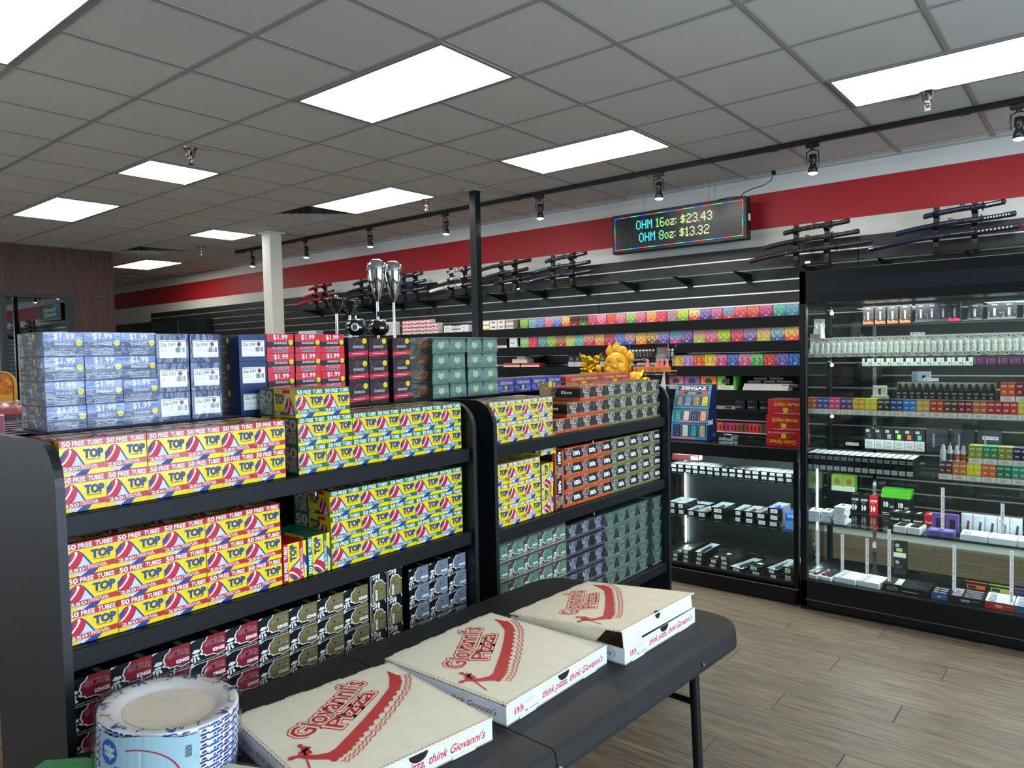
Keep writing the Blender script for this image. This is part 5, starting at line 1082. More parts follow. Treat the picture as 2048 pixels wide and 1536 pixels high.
def tier(row, v0, v1):
    def fn(F):
        for i, c in enumerate(pal[row]):
            u = .06 + .235 * i; F.poly([(u + .0, v0 + .04), (u + .03, v0), (u + .18, v0), (u + .21, v0 + .04), (u + .21, v1 - .04), (u + .18, v1), (u + .03, v1), (u, v1 - .04)], BK, True)
        F.k += 1
        for i, c in enumerate(pal[row]):
            u = .06 + .235 * i; F.poly([(u + .03, v0 + .05), (u + .05, v0 + .03), (u + .16, v0 + .03), (u + .18, v0 + .05), (u + .18, v1 - .06), (u + .15, v1 - .03), (u + .06, v1 - .03), (u + .03, v1 - .06)], M(c, .4), True)
        F.k += 1
        for i in range(4):
            u = .06 + .235 * i
            for j in range(9): F.ell(u + random.uniform(.05, .16), random.uniform(v0 + .07, v1 - .08), .014, .018, M(random.choice(['e0d8c8', '2a2a30', 'c85048', '5c8c84']), .5), 6, True)
        F.k += 1
    return fn
def tier_top(F):
    F.rect(.08, .74, .92, .96, BK); F.text('ZENGAZ', .15, .80, .85, .93, WHT, .03); F.text('FlameTastic', .38, .76, .62, .785, M('c9c9c9', .5), .0, .3)
    F.rect(.08, .60, .92, .72, BK); F.poly([(.06, .60), (.26, .60), (.24, .72), (.10, .72)], M('d8284c', .4)); F.poly([(.74, .60), (.94, .60), (.90, .72), (.76, .72)], M('d8284c', .4)); F.lines(.36, .62, .6, .70, 2, M('c9c9c9', .5), .5); tier(0, .08, .55)(F)
slant(.045, .207, .11, .362, 'upper_tier', tier_top); slant(.015, .117, .040, .198, 'middle_tier', lambda F: (F.rect(.2, .02, .8, .09, M('e07080', .5)), tier(1, .12, .94)(F))); slant(-.001, .006, .012, .108, 'lower_tier', lambda F: (F.rect(.0, .02, .7, .10, M('e07080', .5)), tier(2, .14, .94)(F)))
mb = MB(); Fz = Face(mb, (w, 0, 0), (0, 1, 0), (0, 0, 1), (1, 0, 0), .19, .365); Fz.text('ZENGAZ', .12, .28, .62, .36, WHT, .03); Fz.lines(.6, .06, .9, .12, 2, M('b9c4d8', .5), .2); mb.obj('side_print', zd, kind='stuff')
link('clear_case', MB().box(-.05, .05, -.04, .04, 0, .045, CLEARP, .003).mesh('c'), None, (-1.92, 4.60, .9465), (0, 0, R(-8)), 'small clear acrylic box lying on the counter', 'case')
ghm = golden('b5161c', .215, .094, .16, True)
for r in range(3):
    o = link('tube_box', ghm, None, (-1.513 + (.012 if r == 2 else 0), 4.55, .9465 + .0965 * r + (.094 if r == 0 else 0)), (R(0), 0, R(-90)), 'red wrapped tube box with gold script, %s of three beside the tower' % ('lowest, upside down', 'middle', 'topmost')[r], 'box', 'red wrapped boxes beside the tower')
    if r == 0: o.rotation_euler = (R(180), 0, R(-90))
    link('plastic_wrap', shell(.16, .215, .094, FILM), o)

GOLD = M('d89a1c', .45, .25, .5, 0, 1, 'matte_gold'); GLG = M('e8b820', .18, .85, .5, .3, 40, 'shiny_gold')
bd_ = empty('laughing_buddha', (-2.715, 4.53, 1.0455), 'yellow gold laughing Buddha figure on the counter behind the far shelf', 'statue', rot=(0, 0, R(20)))
mb = MB(); mb.ball((0, 0, .17), .12, GLG, 20, 12, (1., .75, 1.3)); mb.lathe([(.125, 0), (.12, .05), (.10, .08)], GLG, 20, (0, 0, 0), 1, .75)
for s_ in (-1, 1): mb.ball((s_ * .09, 0, .27), .05, GLG, 12, 8, (1, 1, 1))
mb.obj('robe', bd_)
hm = MB(); hz = .405
hm.ball((0, 0, hz), .088, GOLD, 24, 16, (1, .92, 1.14)); hm.ball((0, -.01, hz - .045), .082, GOLD, 20, 12, (1.08, .88, .8)); hm.lathe([(.06, hz - .13), (.055, hz - .06)], GOLD, 16)
for s_ in (-1, 1):
    hm.ball((s_ * .092, .005, hz - .03), .02, GOLD, 10, 8, (.6, 1, 2.2)); hm.ball((s_ * .045, -.06, hz - .035), .032, GOLD, 12, 8, (1, .8, .8))
    DG = M('8c5c10', .5)
    for e, rr, zz_ in ((0, .022, hz + .018), (1, .027, hz + .038)): hm.tube([(s_ * .034 + rr * math.cos(R(a)), -.081 + .012 * abs(math.cos(R(a))), zz_ + rr * .5 * math.sin(R(a))) for a in range(0, 181, 30)], .003, DG if e == 0 else GOLD, 6)
hm.ball((0, -.084, hz - .01), .016, GOLD, 12, 8, (1.1, .8, 1.2)); hm.tube([(-.04, -.074, hz - .048), (-.02, -.086, hz - .062), (0, -.09, hz - .066), (.02, -.086, hz - .062), (.04, -.074, hz - .048)], .0035, M('8c5c10', .5), 6); hm.ball((0, -.07, hz - .085), .024, GOLD, 12, 8)
hm.obj('head', bd_)
kn = MB()
for x, z, r in ((-.048, .098, .034), (.0, .112, .042), (.045, .1, .036), (.09, .06, .038)): kn.ball((x, .0, hz + z - .005), r, GOLD, 12, 8, (1, .8, 1.1)); 
for x, z in ((-.05, .13), (.0, .15)): kn.lathe([(.02, 0), (.001, .03)], GOLD, 10, (x, 0, hz + z - .006))
kn.obj('topknot', bd_)
ar = MB(); ar.tube([(-.10, 0, .28), (-.12, -.03, .33), (-.125, -.05, .37)], [.03, .025, .02], GLG, 10); ar.ball((-.125, -.05, .385), .024, GOLD, 10, 8); ar.obj('raised_arm', bd_)
it = empty('gold_ingot_stand', (-2.915, 4.50, .9465), 'shiny gold ingot on a square pedestal beside the Buddha head', 'ornament', rot=(0, 0, R(18)))
mb = MB(); mb.box(-.05, .05, -.04, .04, 0, .44, GLG, .006); mb.box(-.07, .07, -.055, .055, .44, .455, GLG, .004); mb.box(-.06, .06, -.048, .048, .40, .41, GLG, .003); mb.box(-.02, .02, -.0415, -.04, .42, .435, M('a8281c', .5)); mb.obj('pedestal', it)
mb = MB(); mb.lathe([(.03, 0), (.045, .02), (.06, .05), (.066, .08)], GLG, 16, (0, 0, 0), 1, .6); mb.prism([(-.085, .14), (-.06, .07), (-.035, .05), (.035, .05), (.06, .07), (.085, .14), (.05, .11), (0, .10), (-.05, .11)], -.03, .03, GLG, 'y')
for k in range(26): mb.ball((random.uniform(-.07, .06), random.uniform(-.035, .01), random.uniform(.01, .115)), random.uniform(.010, .02), GLG, 8, 6, (1.3, 1, .8))
g_ = mb.obj('ingot', it, loc=(0, 0, .455))
t = empty('gold_sack', (-2.535, 4.465, .9465), 'gold sack figure right of the Buddha head', 'ornament')
mb = MB(); mb.lathe([(.05, 0), (.06, .2), (.05, .37), (.04, .39)], GLG, 16); mb.ball((0, 0, .41), .055, GOLD, 16, 10, (1, .9, .9)); mb.prism([(.0, .45), (.05, .455), (.08, .475), (.065, .43), (.05, .42)], -.01, .01, GLG, 'y'); mb.ball((.085, 0, .40), .028, GLG, 10, 8, (1.4, 1, .8)); mb.obj('sack', t)

MB().box(-.11, .11, -.10, .10, 0, .0985, BLACKG, .003).obj('plinth_block', loc=(-2.715, 4.545, .9465), label='black block under the laughing Buddha', cat='block')
# lighter racks behind the far shelf
rk = empty('lighter_rack', (-2.598, 4.78, .9465), 'clear two-tier rack of assorted lighters with a black header strip', 'rack')
ACR = CLEARP
for x in (-.19, .19): MB().box(x - .003, x + .003, -.06, .06, 0, .645, ACR).obj('side_panel', rk)
for z in (.425, .53): MB().box(-.19, .19, -.05, .05, z, z + .006, ACR).obj('tray', rk)
mb = MB(); mb.box(-.19, .09, -.056, -.05, .515, .555, BK); Fg = Face(mb, (-.19, -.056, .515), (1, 0, 0), (0, 0, 1), (0, -1, 0), .28, .04); Fg.text('GuangDa', .25, .25, .78, .8, M('b9bcc4', .4), .04); mb.obj('header', rk)
lc = ['2a3a34', '4a2a2a', '24323c', '3a3a40', '2c2c30', '304a44', '503030', '242a34', '3c3020']
def lighter(c, em=None):
    mb = MB(); mb.box(-.011, .011, -.006, .006, 0, .058, M(c, .25, 0, .5, 0, 1, 'lighter', .3), .003); mb.box(-.010, .010, -.006, .006, .058, .07, STEEL, .002); mb.lathe([(.005, 0), (.005, .008)], STEEL, 8, (.004, 0, .070)); mb.ball((-.006, 0, .071), .004, M(random.choice(['b02020', '202020']), .4), 6, 4)
    if em:
        for s_ in (-1, 1): mb.prism([(s_ * .001, .036), (s_ * .005, .036), (s_ * .007, .052), (s_ * .003, .052)], -.0075, -.0062, M(em, .5), 'y')
        mb.prism([(.0055 * math.cos(R(a)), .030 + .0075 * math.sin(R(a))) for a in range(0, 360, 40)], -.0075, -.0062, M(em, .5), 'y')
    return mb.mesh('lighter')
for r, z in enumerate((.4315, .5365)):
    for k in range(9): link('lighter', lighter(lc[(k * 2 + r) % 9]), None, (-2.763 + .028 * k, 4.75, .9465 + z), (0, 0, R(random.uniform(-6, 6))), 'dark printed lighter, %s from left, %s tier of the rack' % (ORD[k + 1], ('lower', 'upper')[r]), 'lighter', 'lighters in the clear rack')
for k, c in enumerate(['26483c', '1c1e22', '202226', '7c1c34', '1c1e22']): link('lighter', lighter(c, 'e8e4e0'), None, (-2.50 + .0275 * k - .0, 4.75, .9465 + .5365), (0, 0, 0), '%s lighter with a white rabbit head, %s of five on the upper tier' % (['green', 'black', 'black', 'crimson', 'black'][k], ORD[k + 1]), 'lighter', 'rabbit head lighters')
link('lighter_pack', carton(.02, .075, .085, M('5a6a60', .4), dict(front=lambda f: (f.poly([(.5, 1), (1, 1), (1, .5)], M('b83028', .5)), f.lines(.05, .05, .95, .5, 5, M('a8b0a0', .5), .4)))), None, (-2.452, 4.715, .9465 + .5365), (0, 0, R(-90)), 'flat multicoloured lighter pack at the right end of the rack', 'pack')
ot = empty('orange_tray', (-2.437, 4.58, .9465), 'orange rimmed tray on a clear stand behind the far shelf end', 'tray')
OR_ = M('d8762c', .4)
mb = MB(); mb.box(-.145, .145, -.05, .05, .457, .462, OR_); mb.box(-.145, .145, -.054, -.05, .452, .49, OR_, .001); Fo = Face(mb, (-.145, -.054, .452), (1, 0, 0), (0, 0, 1), (0, -1, 0), .29, .038); Fo.text('FLAME', .4, .3, .55, .7, M('6a2c10', .5), .0); Fo.text('TORCH', .6, .3, .75, .7, M('6a2c10', .5)); Fo.ell(.08, .4, .03, .2, M('6a2c10', .5)); mb.obj('tray_body', ot)
for x in (-.10, .09): MB().box(x - .002, x + .002, -.045, .045, .0, .457, ACR).obj('stand_leg', ot)
PK = M('d87c74', .35, 0, .5, 0, 1, 'pink_lighter')
for k, x in enumerate((-.06, .02, .055, .09)):
    mb = MB(); mb.lathe([(.016, 0), (.017, .03), (.013, .04), (.010, .06), (.014, .068), (.008, .078)], PK, 12); mb.prism([(-.02, .0), (-.012, .05), (-.004, .03)], -.003, .003, PK, 'y')
    mb.obj('pink_torch', loc=(-2.437 + x, 4.58, .9465 + .4625), label='pink bottle-shaped torch lighter, %s from left in the orange tray' % ORD[k + 1], cat='lighter', group='pink torch lighters')
mb = MB(); mb.prism([(-.05, 0), (.02, 0), (.005, .20)], -.002, .002, M('d8d0cc', .5), 'y'); mb.prism([(-.025, .01), (.008, .01), (.0, .075)], -.0028, -.0022, M('8c2440', .5), 'y')
mb.obj('pennant', loc=(-2.30, 4.44, 1.21), rot=(0, 0, 0), label='white triangular card pennant with a dark red mark above the shelf end', cat='pennant')
MB().box(-.004, .004, -.003, .003, 0, .27, ACR).box(-.03, .03, -.02, .02, 0, .004, ACR).obj('card_stand', loc=(-2.285, 4.44, .9465), label='thin clear stem holding the white pennant', cat='stand')
for k in range(3): MB().box(-.025, .025, -.012, .012, 0, .045, M('1c2022', .4), .003).ball((0, -.013, .03), .006, M('b89a8a', .4), 8, 5).obj('mini_torch', loc=(-2.50 + .055 * k, 4.58, .9465 + .3005), label='small black torch lighter under the orange tray, %s from left' % ORD[k + 1], cat='lighter', group='small torches under the tray')
MB().box(-.085, .04, -.03, .03, 0, .30, M('22282a', .5), .003).obj('torch_carton', loc=(-2.445, 4.58, .9465), label='tall dark display carton under the orange tray', cat='carton')
link('dark_red_box', pack('6c1c2c', '7c2838', .09, .16, .08, .1), None, (-2.40, 4.62, .9465 + .1), (0, 0, R(-90)), 'dark red box behind the far shelf end', 'box').location.z = .9465

# steel vessels and ash trays
MIR = M('c9cbcd', .045, 1, .5, .12, 9, 'mirror_steel')
for k, (x, y_, nm) in enumerate([(-2.20, 1.881, 'left'), (-2.20, 1.965, 'right')]):
    t = empty('steel_flute', (x, y_, 1.225), 'tall mirror steel champagne flute, %s of the pair' % nm, 'flute', 'pair of tall steel flutes')
    MB().lathe([(.005, .535), (.008, .542), (.018, .565), (.029, .60), (.035, .63), (.0375, .655), (.0375, .668), (.034, .684), (.024, .696), (.012, .701), (.006, .70), (.004, .698)], MIR, 32, cap=False).obj('bowl', t)
    MB().lathe([(.038, 0), (.037, .004), (.012, .01), (.006, .03), (.006, .536)], MIR, 20).obj('stem', t)
for k, (x, y_, nm, h) in enumerate([(-2.20, 1.684, 'left', .490), (-2.215, 1.757, 'right', .487)]):
    t = empty('steel_goblet', (x, y_, 1.225), 'mirror steel cocktail goblet with a wide bowl, %s of the pair' % nm, 'goblet', 'pair of steel goblets')
    MB().lathe([(.004, h - .01), (.009, h), (.020, h + .012), (.030, h + .028), (.034, h + .044), (.039, h + .047), (.040, h + .049), (.033, h + .049), (.02, h + .03), (.001, h + .02)], MIR, 32, cap=False).obj('bowl', t)
    MB().lathe([(.034, 0), (.034, .004), (.012, .01), (.0058, .03), (.0058, h)], MIR, 18).obj('stem', t)
    if k == 0: MB().lathe([(.008, 0), (.007, .012), (.002, .018)], CHROME, 10).obj('finial', t, loc=(0, 0, h + .046))
for k, (x, y_) in enumerate([(-2.0, 1.611), (-2.0, 1.7125)]):
    t = empty('billiard_ashtray', (x, y_, 1.6225 if k else 1.6235), ('black eight ball ashtray with a chrome rim' if k == 0 else 'black ball ashtray with a chrome rim, right of the eight ball'), 'ashtray', rot=(0, 0, R(18)))
    t.scale = (.8, .8, .8)
    B8 = M('0b0c0e', .12, 0, .6, 0, 1, 'ball_black', 0, 0, .6)
    prof = [(.026, 0)] + [(.046 * math.sin(R(a)), .033 - .037 * math.cos(R(a))) for a in range(40, 141, 10)]
    MB().lathe(prof, B8, 26).obj('ball', t)
    MB().lathe([(.032, .060), (.034, .064), (.034, .068), (.028, .069), (.024, .064)], CHROME, 24).obj('rim', t)
    MB().lathe([(.0035, .066), (.0035, .085)], CHROME, 8).obj('plunger', t); MB().lathe([(.007, .083), (.007, .105), (.005, .107)], BLACKG, 12).obj('knob', t)
    if k == 0:
        mb = MB(); Cc = Vector((.0, 0, .033))
        def on_ball(u, v, e): d_ = Vector((1, u, v)).normalized(); return Vector((0, 0, .033)) + Vector((d_.x * (.046 + e), d_.y * (.046 + e), d_.z * (.037 + e)))
        n = 20; dv_ = []
        for q_ in (0, .34, .67, 1): dv_ += [on_ball(.40 * q_ * math.cos(6.2832 * i / n), .50 * q_ * math.sin(6.2832 * i / n), .0008) for i in range(n)]
        mb.add(dv_, [(r_ * n + i, r_ * n + (i + 1) % n, (r_ + 1) * n + (i + 1) % n, (r_ + 1) * n + i) for r_ in range(3) for i in range(n)], M('e8e4d0', .3))
        vs_, fs_ = text_geo('8', .03); mb.add([on_ball((a - .5) * .36, (b - .5) * .6, .0022) for a, b in vs_], fs_, INK); mb.obj('number_disc', t, rot=(0, 0, R(-62)))

# ------------------------------------------------------------------ tall glass tower
TF, TBK = 4.37, 4.93; TX0, TX1 = -1.385, .55
tw = empty('glass_tower', ((TX0 + TX1) / 2, TF, 0), 'tall black framed glass cabinet filled with vape goods at the right', 'cabinet')
cx = (TX0 + TX1) / 2; w = (TX1 - TX0) / 2; D = TBK - TF
MB().box(-w, w, .0, D, .02, .178, BLACKG, .002).obj('plinth', tw); MB().box(-w + .02, w - .02, .02, D - .02, 0, .02, BLACKG).obj('foot', tw)
MB().box(-w + .03, w, -.002, .002, .062, .066, STEEL).obj('trim_strip', tw)
MB().box(-w, w, .0, D, 1.80, 1.99, BLACKG, .002).obj('canopy', tw); MB().box(-w + .055, w - .02, -.003, .003, 1.85, 1.93, M('1c2128', .25)).obj('canopy_panel', tw)
MB().box(-w, -w + .038, .0, .035, .0, 1.99, BLACKG, .002).obj('corner_post', tw)
MB().box(-w, -w + .03, D - .03, D, .17, 1.8, BLACKG, .002).obj('corner_post', tw); MB().box(w - .03, w, 0, .03, .17, 1.8, BLACKG, .002).obj('corner_post', tw)
MB().box(-w + .038, w - .03, .010, .015, .178, 1.80, GLASS).obj('front_glass', tw)
MB().box(-w + .010, -w + .015, .035, D - .03, .178, 1.80, GLASS).obj('side_glass', tw)
MB().box(-w + .03, w - .03, D - .012, D - .007, .178, 1.80, GLASS).obj('back_glass', tw)
for z, ya, yb in ((1.675, .20, .5), (1.487, .03, .28), (1.430, .29, .52), (1.160, .03, .5), (.934, .32, .52), (.834, .03, .5), (.521, .03, .52)):
    MB().box(-w + .02, w - .02, ya, yb, z - .008, z, GLASSG).obj('glass_shelf', tw)
for x in (-1.10, .25): MB().box(x - cx - .01, x - cx + .01, D - .035, D - .014, .18, 1.8, CHROME).obj('standard', tw)
for z in (1.745, 1.445, 1.146):
    t = empty('cabinet_spotlight', (-1.235, TF + .10, z), 'tiny chrome lamp inside the tower, %s of three' % {1.745: 'top', 1.445: 'middle', 1.146: 'lowest'}[z], 'lamp', 'tiny lamps in the tower')
    MB().lathe([(.008, .03), (.011, .03), (.011, 0), (.009, -.003)], CHROME, 14).obj('lamp_housing', t, rot=(R(25), R(-20), 0)); MB().ball((0, 0, 0), .009, LAMP, 10, 6).obj('bulb', t, loc=(.004, -.006, -.003)); MB().tube([(0, 0, .03), (-.03, .03, .04), (-.06, .2, .04)], .002, CHROME, 6).obj('stalk', t)
for x in (-1.0, -.3): area_light('cabinet_fill', (x, TF + .28, 1.79), (0, 0, 0), .5, .3, 9, (.9, .96, 1))  # unseen fills added under canopy and shelves to brighten the goods
for x in (-1.0, -.3): area_light('cabinet_fill', (x, TF + .16, .815), (0, 0, 0), .5, .08, 2, (.9, .96, 1)); area_light('cabinet_fill', (x, TF + .16, .505), (0, 0, 0), .5, .08, 2, (.9, .96, 1))
for x in (-1.0, -.3): area_light('cabinet_fill', (x, TF + .22, 1.14), (0, 0, 0), .5, .1, 1.8, (.9, .96, 1))
F90 = (0, 0, R(-90))
def put(name, me, x, y_, z, label, cat, group=None, rz=-90, rx=0): return link(name, me, None, (x, y_, z), (rx, 0, R(rz)), label, cat, group)
# top rear row: dark device boxes
def devbox(c, acc, w_, h_, txt=None):
    return carton(.05, w_, h_, M(c, .35), dict(front=lambda f: (f.poly([(0, 0), (1, 0), (1, .12), (.6, .2), (.3, .14), (0, .25)], M(acc, .5)), f.rect(.42, .25, .58, .7, M('7a7e84', .4)), f.rect(.45, .58, .55, .66, M(acc, .5)), f.text('VAPOR', .3, .86, .7, .92, M('b9bcc0', .5), .0, res=1), f.rect(.08, .3, .14, .34, M('8a8e94', .5), True), f.rect(.08, .42, .14, .46, M('8a8e94', .5), True), f.rect(.86, .4, .92, .44, M('8a8e94', .5)))))
xs9 = [-1.085, -1.02, -.955, -.89, -.81, -.755, -.70, -.645, -.55, -.46, -.395, -.30, -.22]
for k, x in enumerate(xs9):
    c = ('26221f', 'b8502c') if k < 4 else ('1e1a20', '3a343c') if k < 8 else ('1c1e20', '4a4e52')
    if k == 7: c = ('1e1a20', 'c02860')
    put('device_box', devbox(c[0], c[1], .056 if k < 8 else .066, .105 if k < 8 else .09), x, 4.70, 1.675, 'dark device box%s, %s from left in the top row of the tower' % (' with an orange base' if k < 4 else '', ORD[k + 1]), 'box', 'dark device boxes in the tower')
# salts row
SC = ['c04860', '9c3048', '5a9aa0', '4c8c9c', 'b8283c', 'b83044', '3c3c80', 'e08838', 'a82034', 'd8b850', '34305c', 'd8703c', 'c8bc98', 'c83c4c', '2c3c34', 'e07c4c', '4c5c60', 'b83c50']
def salts_tray(c):
    mb = MB(); wt, dt = .0595, .075; CRD = M('ded9cc', .5)
    mb.box(-dt / 2, dt / 2, -wt / 2, wt / 2, 0, .002, CRD); mb.box(dt / 2 - .0012, dt / 2, -wt / 2, wt / 2, 0, .026, CRD); mb.box(-dt / 2, -dt / 2 + .0012, -wt / 2, wt / 2, 0, .113, CRD)
    for s_ in (-1, 1): mb.box(-dt / 2, dt / 2, s_ * wt / 2 - .0006, s_ * wt / 2 + .0006, 0, .024, CRD)
    for (X_, v0, v1) in ((dt / 2, 0, .026), (-dt / 2 + .0012, .087, .113)):
        F = Face(mb, (X_, -wt / 2, v0), (0, 1, 0), (0, 0, 1), (1, 0, 0), wt, v1 - v0)
        H_ = M(c, .5); F.rect(.04, .3, .06, .8, INK, True); F.poly([(.2, .28), (.31, .62), (.27, .8), (.2, .7), (.13, .8), (.09, .62)], H_); F.text('SALTS', .36, .32, .97, .84, M('1c2024', .5), .02, res=1); F.rect(.36, .1, .8, .22, H_)
    return mb.mesh('tray')
bot = MB(); bot.lathe([(.0125, .002), (.0125, .05), (.008, .056), (.0072, .058), (.0072, .062), (.0068, .076), (.002, .08)], M('c9d2cc', .3, 0, .5, 0, 1, 'frosted_bottle', .05), 12)
bot.lathe([(.0128, .008), (.0128, .028)], M('e2dfd6', .5), 12, cap=False); bot.lathe([(.0131, .016), (.0131, .022)], M('6a3040', .5), 12, cap=False); botm = bot.mesh('bottle')
for k in range(18):
    x = -1.333 + .0606 * k
    if x > -.25: break
    put('salts_tray', salts_tray(SC[k % 18]), x, 4.462, 1.487, 'cream SALTS display tray with a coloured heart, %s from left on the upper tower shelf' % ORD[k + 1], 'tray', 'SALTS trays on the upper tower shelf')
    for j in (-1, 1): link('dropper_bottle', botm, None, (x + .0145 * j, 4.478, 1.4892), (0, 0, R(random.uniform(0, 90))), 'small frosted dropper bottle with a white cap in tray %s from left, %s' % (ORD[k + 1], ('left', 'right')[j > 0]), 'bottle', 'dropper bottles in the SALTS trays')
# short stack at the far left
put('salts_tray', salts_tray('c04860'), -1.315, 4.475, 1.6005, 'cream SALTS tray stacked on the others beside the lamp', 'tray', 'SALTS trays on the upper tower shelf')
for j in (-1, 1): link('dropper_bottle', botm, None, (-1.315 + .0145 * j, 4.49, 1.6027), (0, 0, 0), 'frosted dropper bottle in the upper SALTS tray by the lamp, ' + ('left', 'right')[j > 0], 'bottle', 'dropper bottles in the SALTS trays')
for k in range(11): put('white_device_box', carton(.04, .049, .046, M('d2cfca', .5), dict(front=lambda f: (f.rect(.3, .5, .58, 1, M('2a2c30', .4)), f.ell(.82, .3, .08, .1, INK), f.lines(.08, .18, .4, .34, 2, M('8a8e92', .6), .4)))), -1.10 + .0515 * k, 4.72, 1.430, 'white device box with a dark window, %s from left on the rear tower shelf' % ORD[k + 1], 'box', 'white device boxes in the tower')
for k in range(5): put('plum_box', carton(.04, .052, .048, M('4a2440', .4), dict(front=lambda f: (f.rect(.3, .3, .8, .8, M('6a3c5c', .5)), f.text('R', .06, .2, .16, .8, M('b9a0b4', .5), .0)))), -.53 + .055 * k, 4.72, 1.430, 'plum purple device box, %s from left beside the white ones' % ORD[k + 1], 'box', 'plum boxes in the tower')
# liquid displays
def loon(c, w_=.0625, h_=.092, lb=.3, txt='LOON', dark=False, d=.075):
    A = M(c, .4, 0, .45, 0, 1, 'liquid_box', .05); DK_ = M('d8d2c4', .5)
    def front(f):
        f.rect(0, 0, 1, 1, A); f.rect(0, 0, 1, lb, DK_); f.rect(0, lb, 1, lb + .035, M('b02028', .5)); f.lines(.25, .07, .75, lb - .06, 4, M('8a8680', .6), .4); f.rect(.495, lb, .505, 1, M('303030', .5))
        for u in (.05, .55): f.text(txt, u + .03, .78, u + .37, .88, M('f0ece4', .4), .04, keep=True, res=1)
        f.k += 1
        for u in (.25, .75): f.ell(u, .5, .12, .07, M('f0e0c0', .5), 10, True)
        f.k += 1
        for u in (.25, .75): f.ell(u, .48, .08, .045, A, 8, True)
        f.k += 1
    return carton(d, w_, h_, A, dict(front=front, top=lambda f: f.rect(0, 0, 1, 1, A)))
CC = [('c8602c', 'orange'), ('3c4c94', 'blue'), ('d8407c', 'pink'), ('3c3078', 'indigo'), ('dca820', 'golden yellow'), ('dcc818', 'yellow'), ('28341e', 'dark green'), ('20407c', 'navy'), ('2874c0', 'bright blue'), ('c8a048', 'pink and yellow'), ('b83420', 'red orange'), ('54381c', 'brown'), ('801c2c', 'maroon'), ('b8602c', 'amber'), ('b02420', 'red'), ('c03028', 'scarlet'), ('d8b028', 'yellow red')]
for k, (c, nm) in enumerate(CC): put('liquid_display', loon(c), -1.335 + .0645 * k, 4.46, 1.160, '%s LOON liquid box pair, %s from left on the second tower shelf' % (nm, ORD[k + 1]), 'box', 'liquid boxes on the second tower shelf')
for k in range(7):
    t = empty('bottle_display', (-.862 + .0662 * k, 4.475, 1.2525), 'open display of two black bottles, %s from left above the liquid boxes' % ORD[k + 1], 'display', 'black bottle displays', rot=F90)
    mb = MB(); mb.box(-.03, .03, -.032, .032, 0, .0015, DK := M('1c1a1a', .4)); mb.box(.029, .03, -.032, .032, 0, .05, M('221c1c', .4)); mb.box(-.03, -.029, -.032, .032, 0, .092, M('cfc8b8', .5)); F = Face(mb, (.03, -.032, 0), (0, 1, 0), (0, 0, 1), (1, 0, 0), .064, .05)
    for u in (.06, .55): F.text('LOON', u + .04, .6, u + .32, .78, M('c9c4bc', .5), .03, keep=True, res=1)
    F.k += 1
    for u in (.24, .74): F.ell(u, .3, .1, .13, M('8a8478', .5), 10, True)
    F.k += 1; F.rect(0, 0, 1, .06, M('c9c4bc', .5)); mb.obj('tray', t)
    for j in (-1, 1): MB().lathe([(.013, .002), (.013, .062), (.009, .068), (.009, .078), (.003, .088)], M('0f1012', .25), 12).obj('bottle', t, loc=(0, .0155 * j, 0))
for k, c in enumerate(['d0501c', '7c1c20', 'b8342c']): put('liquid_display', loon(c, h_=.095, lb=.28), -.378 + .0655 * k, 4.47, 1.2525, '%s LOON liquid box pair stacked high at the right' % ['orange', 'maroon', 'scarlet'][k], 'box', 'stacked liquid boxes at the right')
put('vape_kit', carton(.03, .07, .055, M('dcd9d4', .45), dict(front=lambda f: (f.rect(.42, .1, .62, .75, M('3a3238', .4)), f.rect(.05, .6, .12, .9, M('8a8e92', .5))))), -1.005, 4.60, 1.262, 'white kit box with a dark device picture behind the yellow boxes', 'box')
put('vape_kit', carton(.03, .09, .055, M('b9c0cc', .45), dict(front=lambda f: (f.rect(0, 0, .3, 1, M('8a94b0', .5)), f.ell(.65, .5, .1, .18, M('2a3040', .4))))), -.79, 4.58, 1.3445, 'pale blue and white kit box lying on the black bottle displays', 'box')
put('block_riser', carton(.06, .08, .10, M('c9c4bc', .5), {}), -1.005, 4.60, 1.161, 'plain cream carton under the white kit box', 'box')
# third shelf: black coastal boxes
CB = carton(.20, .0355, .092, M('121316', .4), dict(front=lambda f: (f.rect(.08, 0, .92, .26, M('b4b6b6', .5)), f.lines(.2, .05, .8, .22, 4, M('6a6e72', .5), .4), f.text('Coastal', .1, .78, .9, .88, M('c4c6c8', .4), .02, .2, res=1), f.text('Clouds', .1, .66, .9, .76, M('c4c6c8', .4), .02, .2, res=1)), top=lambda f: (f.rect(.08, .04, .92, .9, M('cfd2d6', .45)))))
for k in range(15): put('liquid_carton', CB, -1.345 + .0377 * k, 4.52, .834, 'narrow black liquid carton with a white top, %s from left on the third tower shelf' % ORD[k + 1], 'carton', 'narrow black cartons on the third tower shelf')
RC = ['3a3c40', '3a3c40', '8a8484', '8cc040', 'b85c34', '48a890']
for k in range(6): put('pod_display', carton(.06, .051, .118, M('1b1c1e', .4), dict(front=lambda f, k=k: (f.rect(0, 0, 1, .45, M('b9bab8', .5)), f.lines(.1, .05, .9, .4, 5, M('5a5e62', .5), .35), f.text('SOSO', .1, .82, .5, .95, M('d9d9d4', .5), .03, res=1), f.rect(.3, .52, .7, .75, M(RC[k], .5))))), -1.095 + .0535 * k, 4.78, .934, 'black and white pod box, %s from left behind the black cartons' % ORD[k + 1], 'box', 'pod boxes behind the black cartons')
for k in range(3): put('grey_carton', carton(.05, .11, .13, M('272b30', .45), dict(front=lambda f: (f.rect(.3, .2, .4, .8, M('6a6e74', .5)), f.lines(.5, .3, .9, .7, 3, M('3a3e44', .5), .3)))), -.74 + .125 * k, 4.78, .934, 'dim grey carton, %s of three behind the green boxes' % ORD[k + 1], 'carton', 'dim grey cartons in the tower')
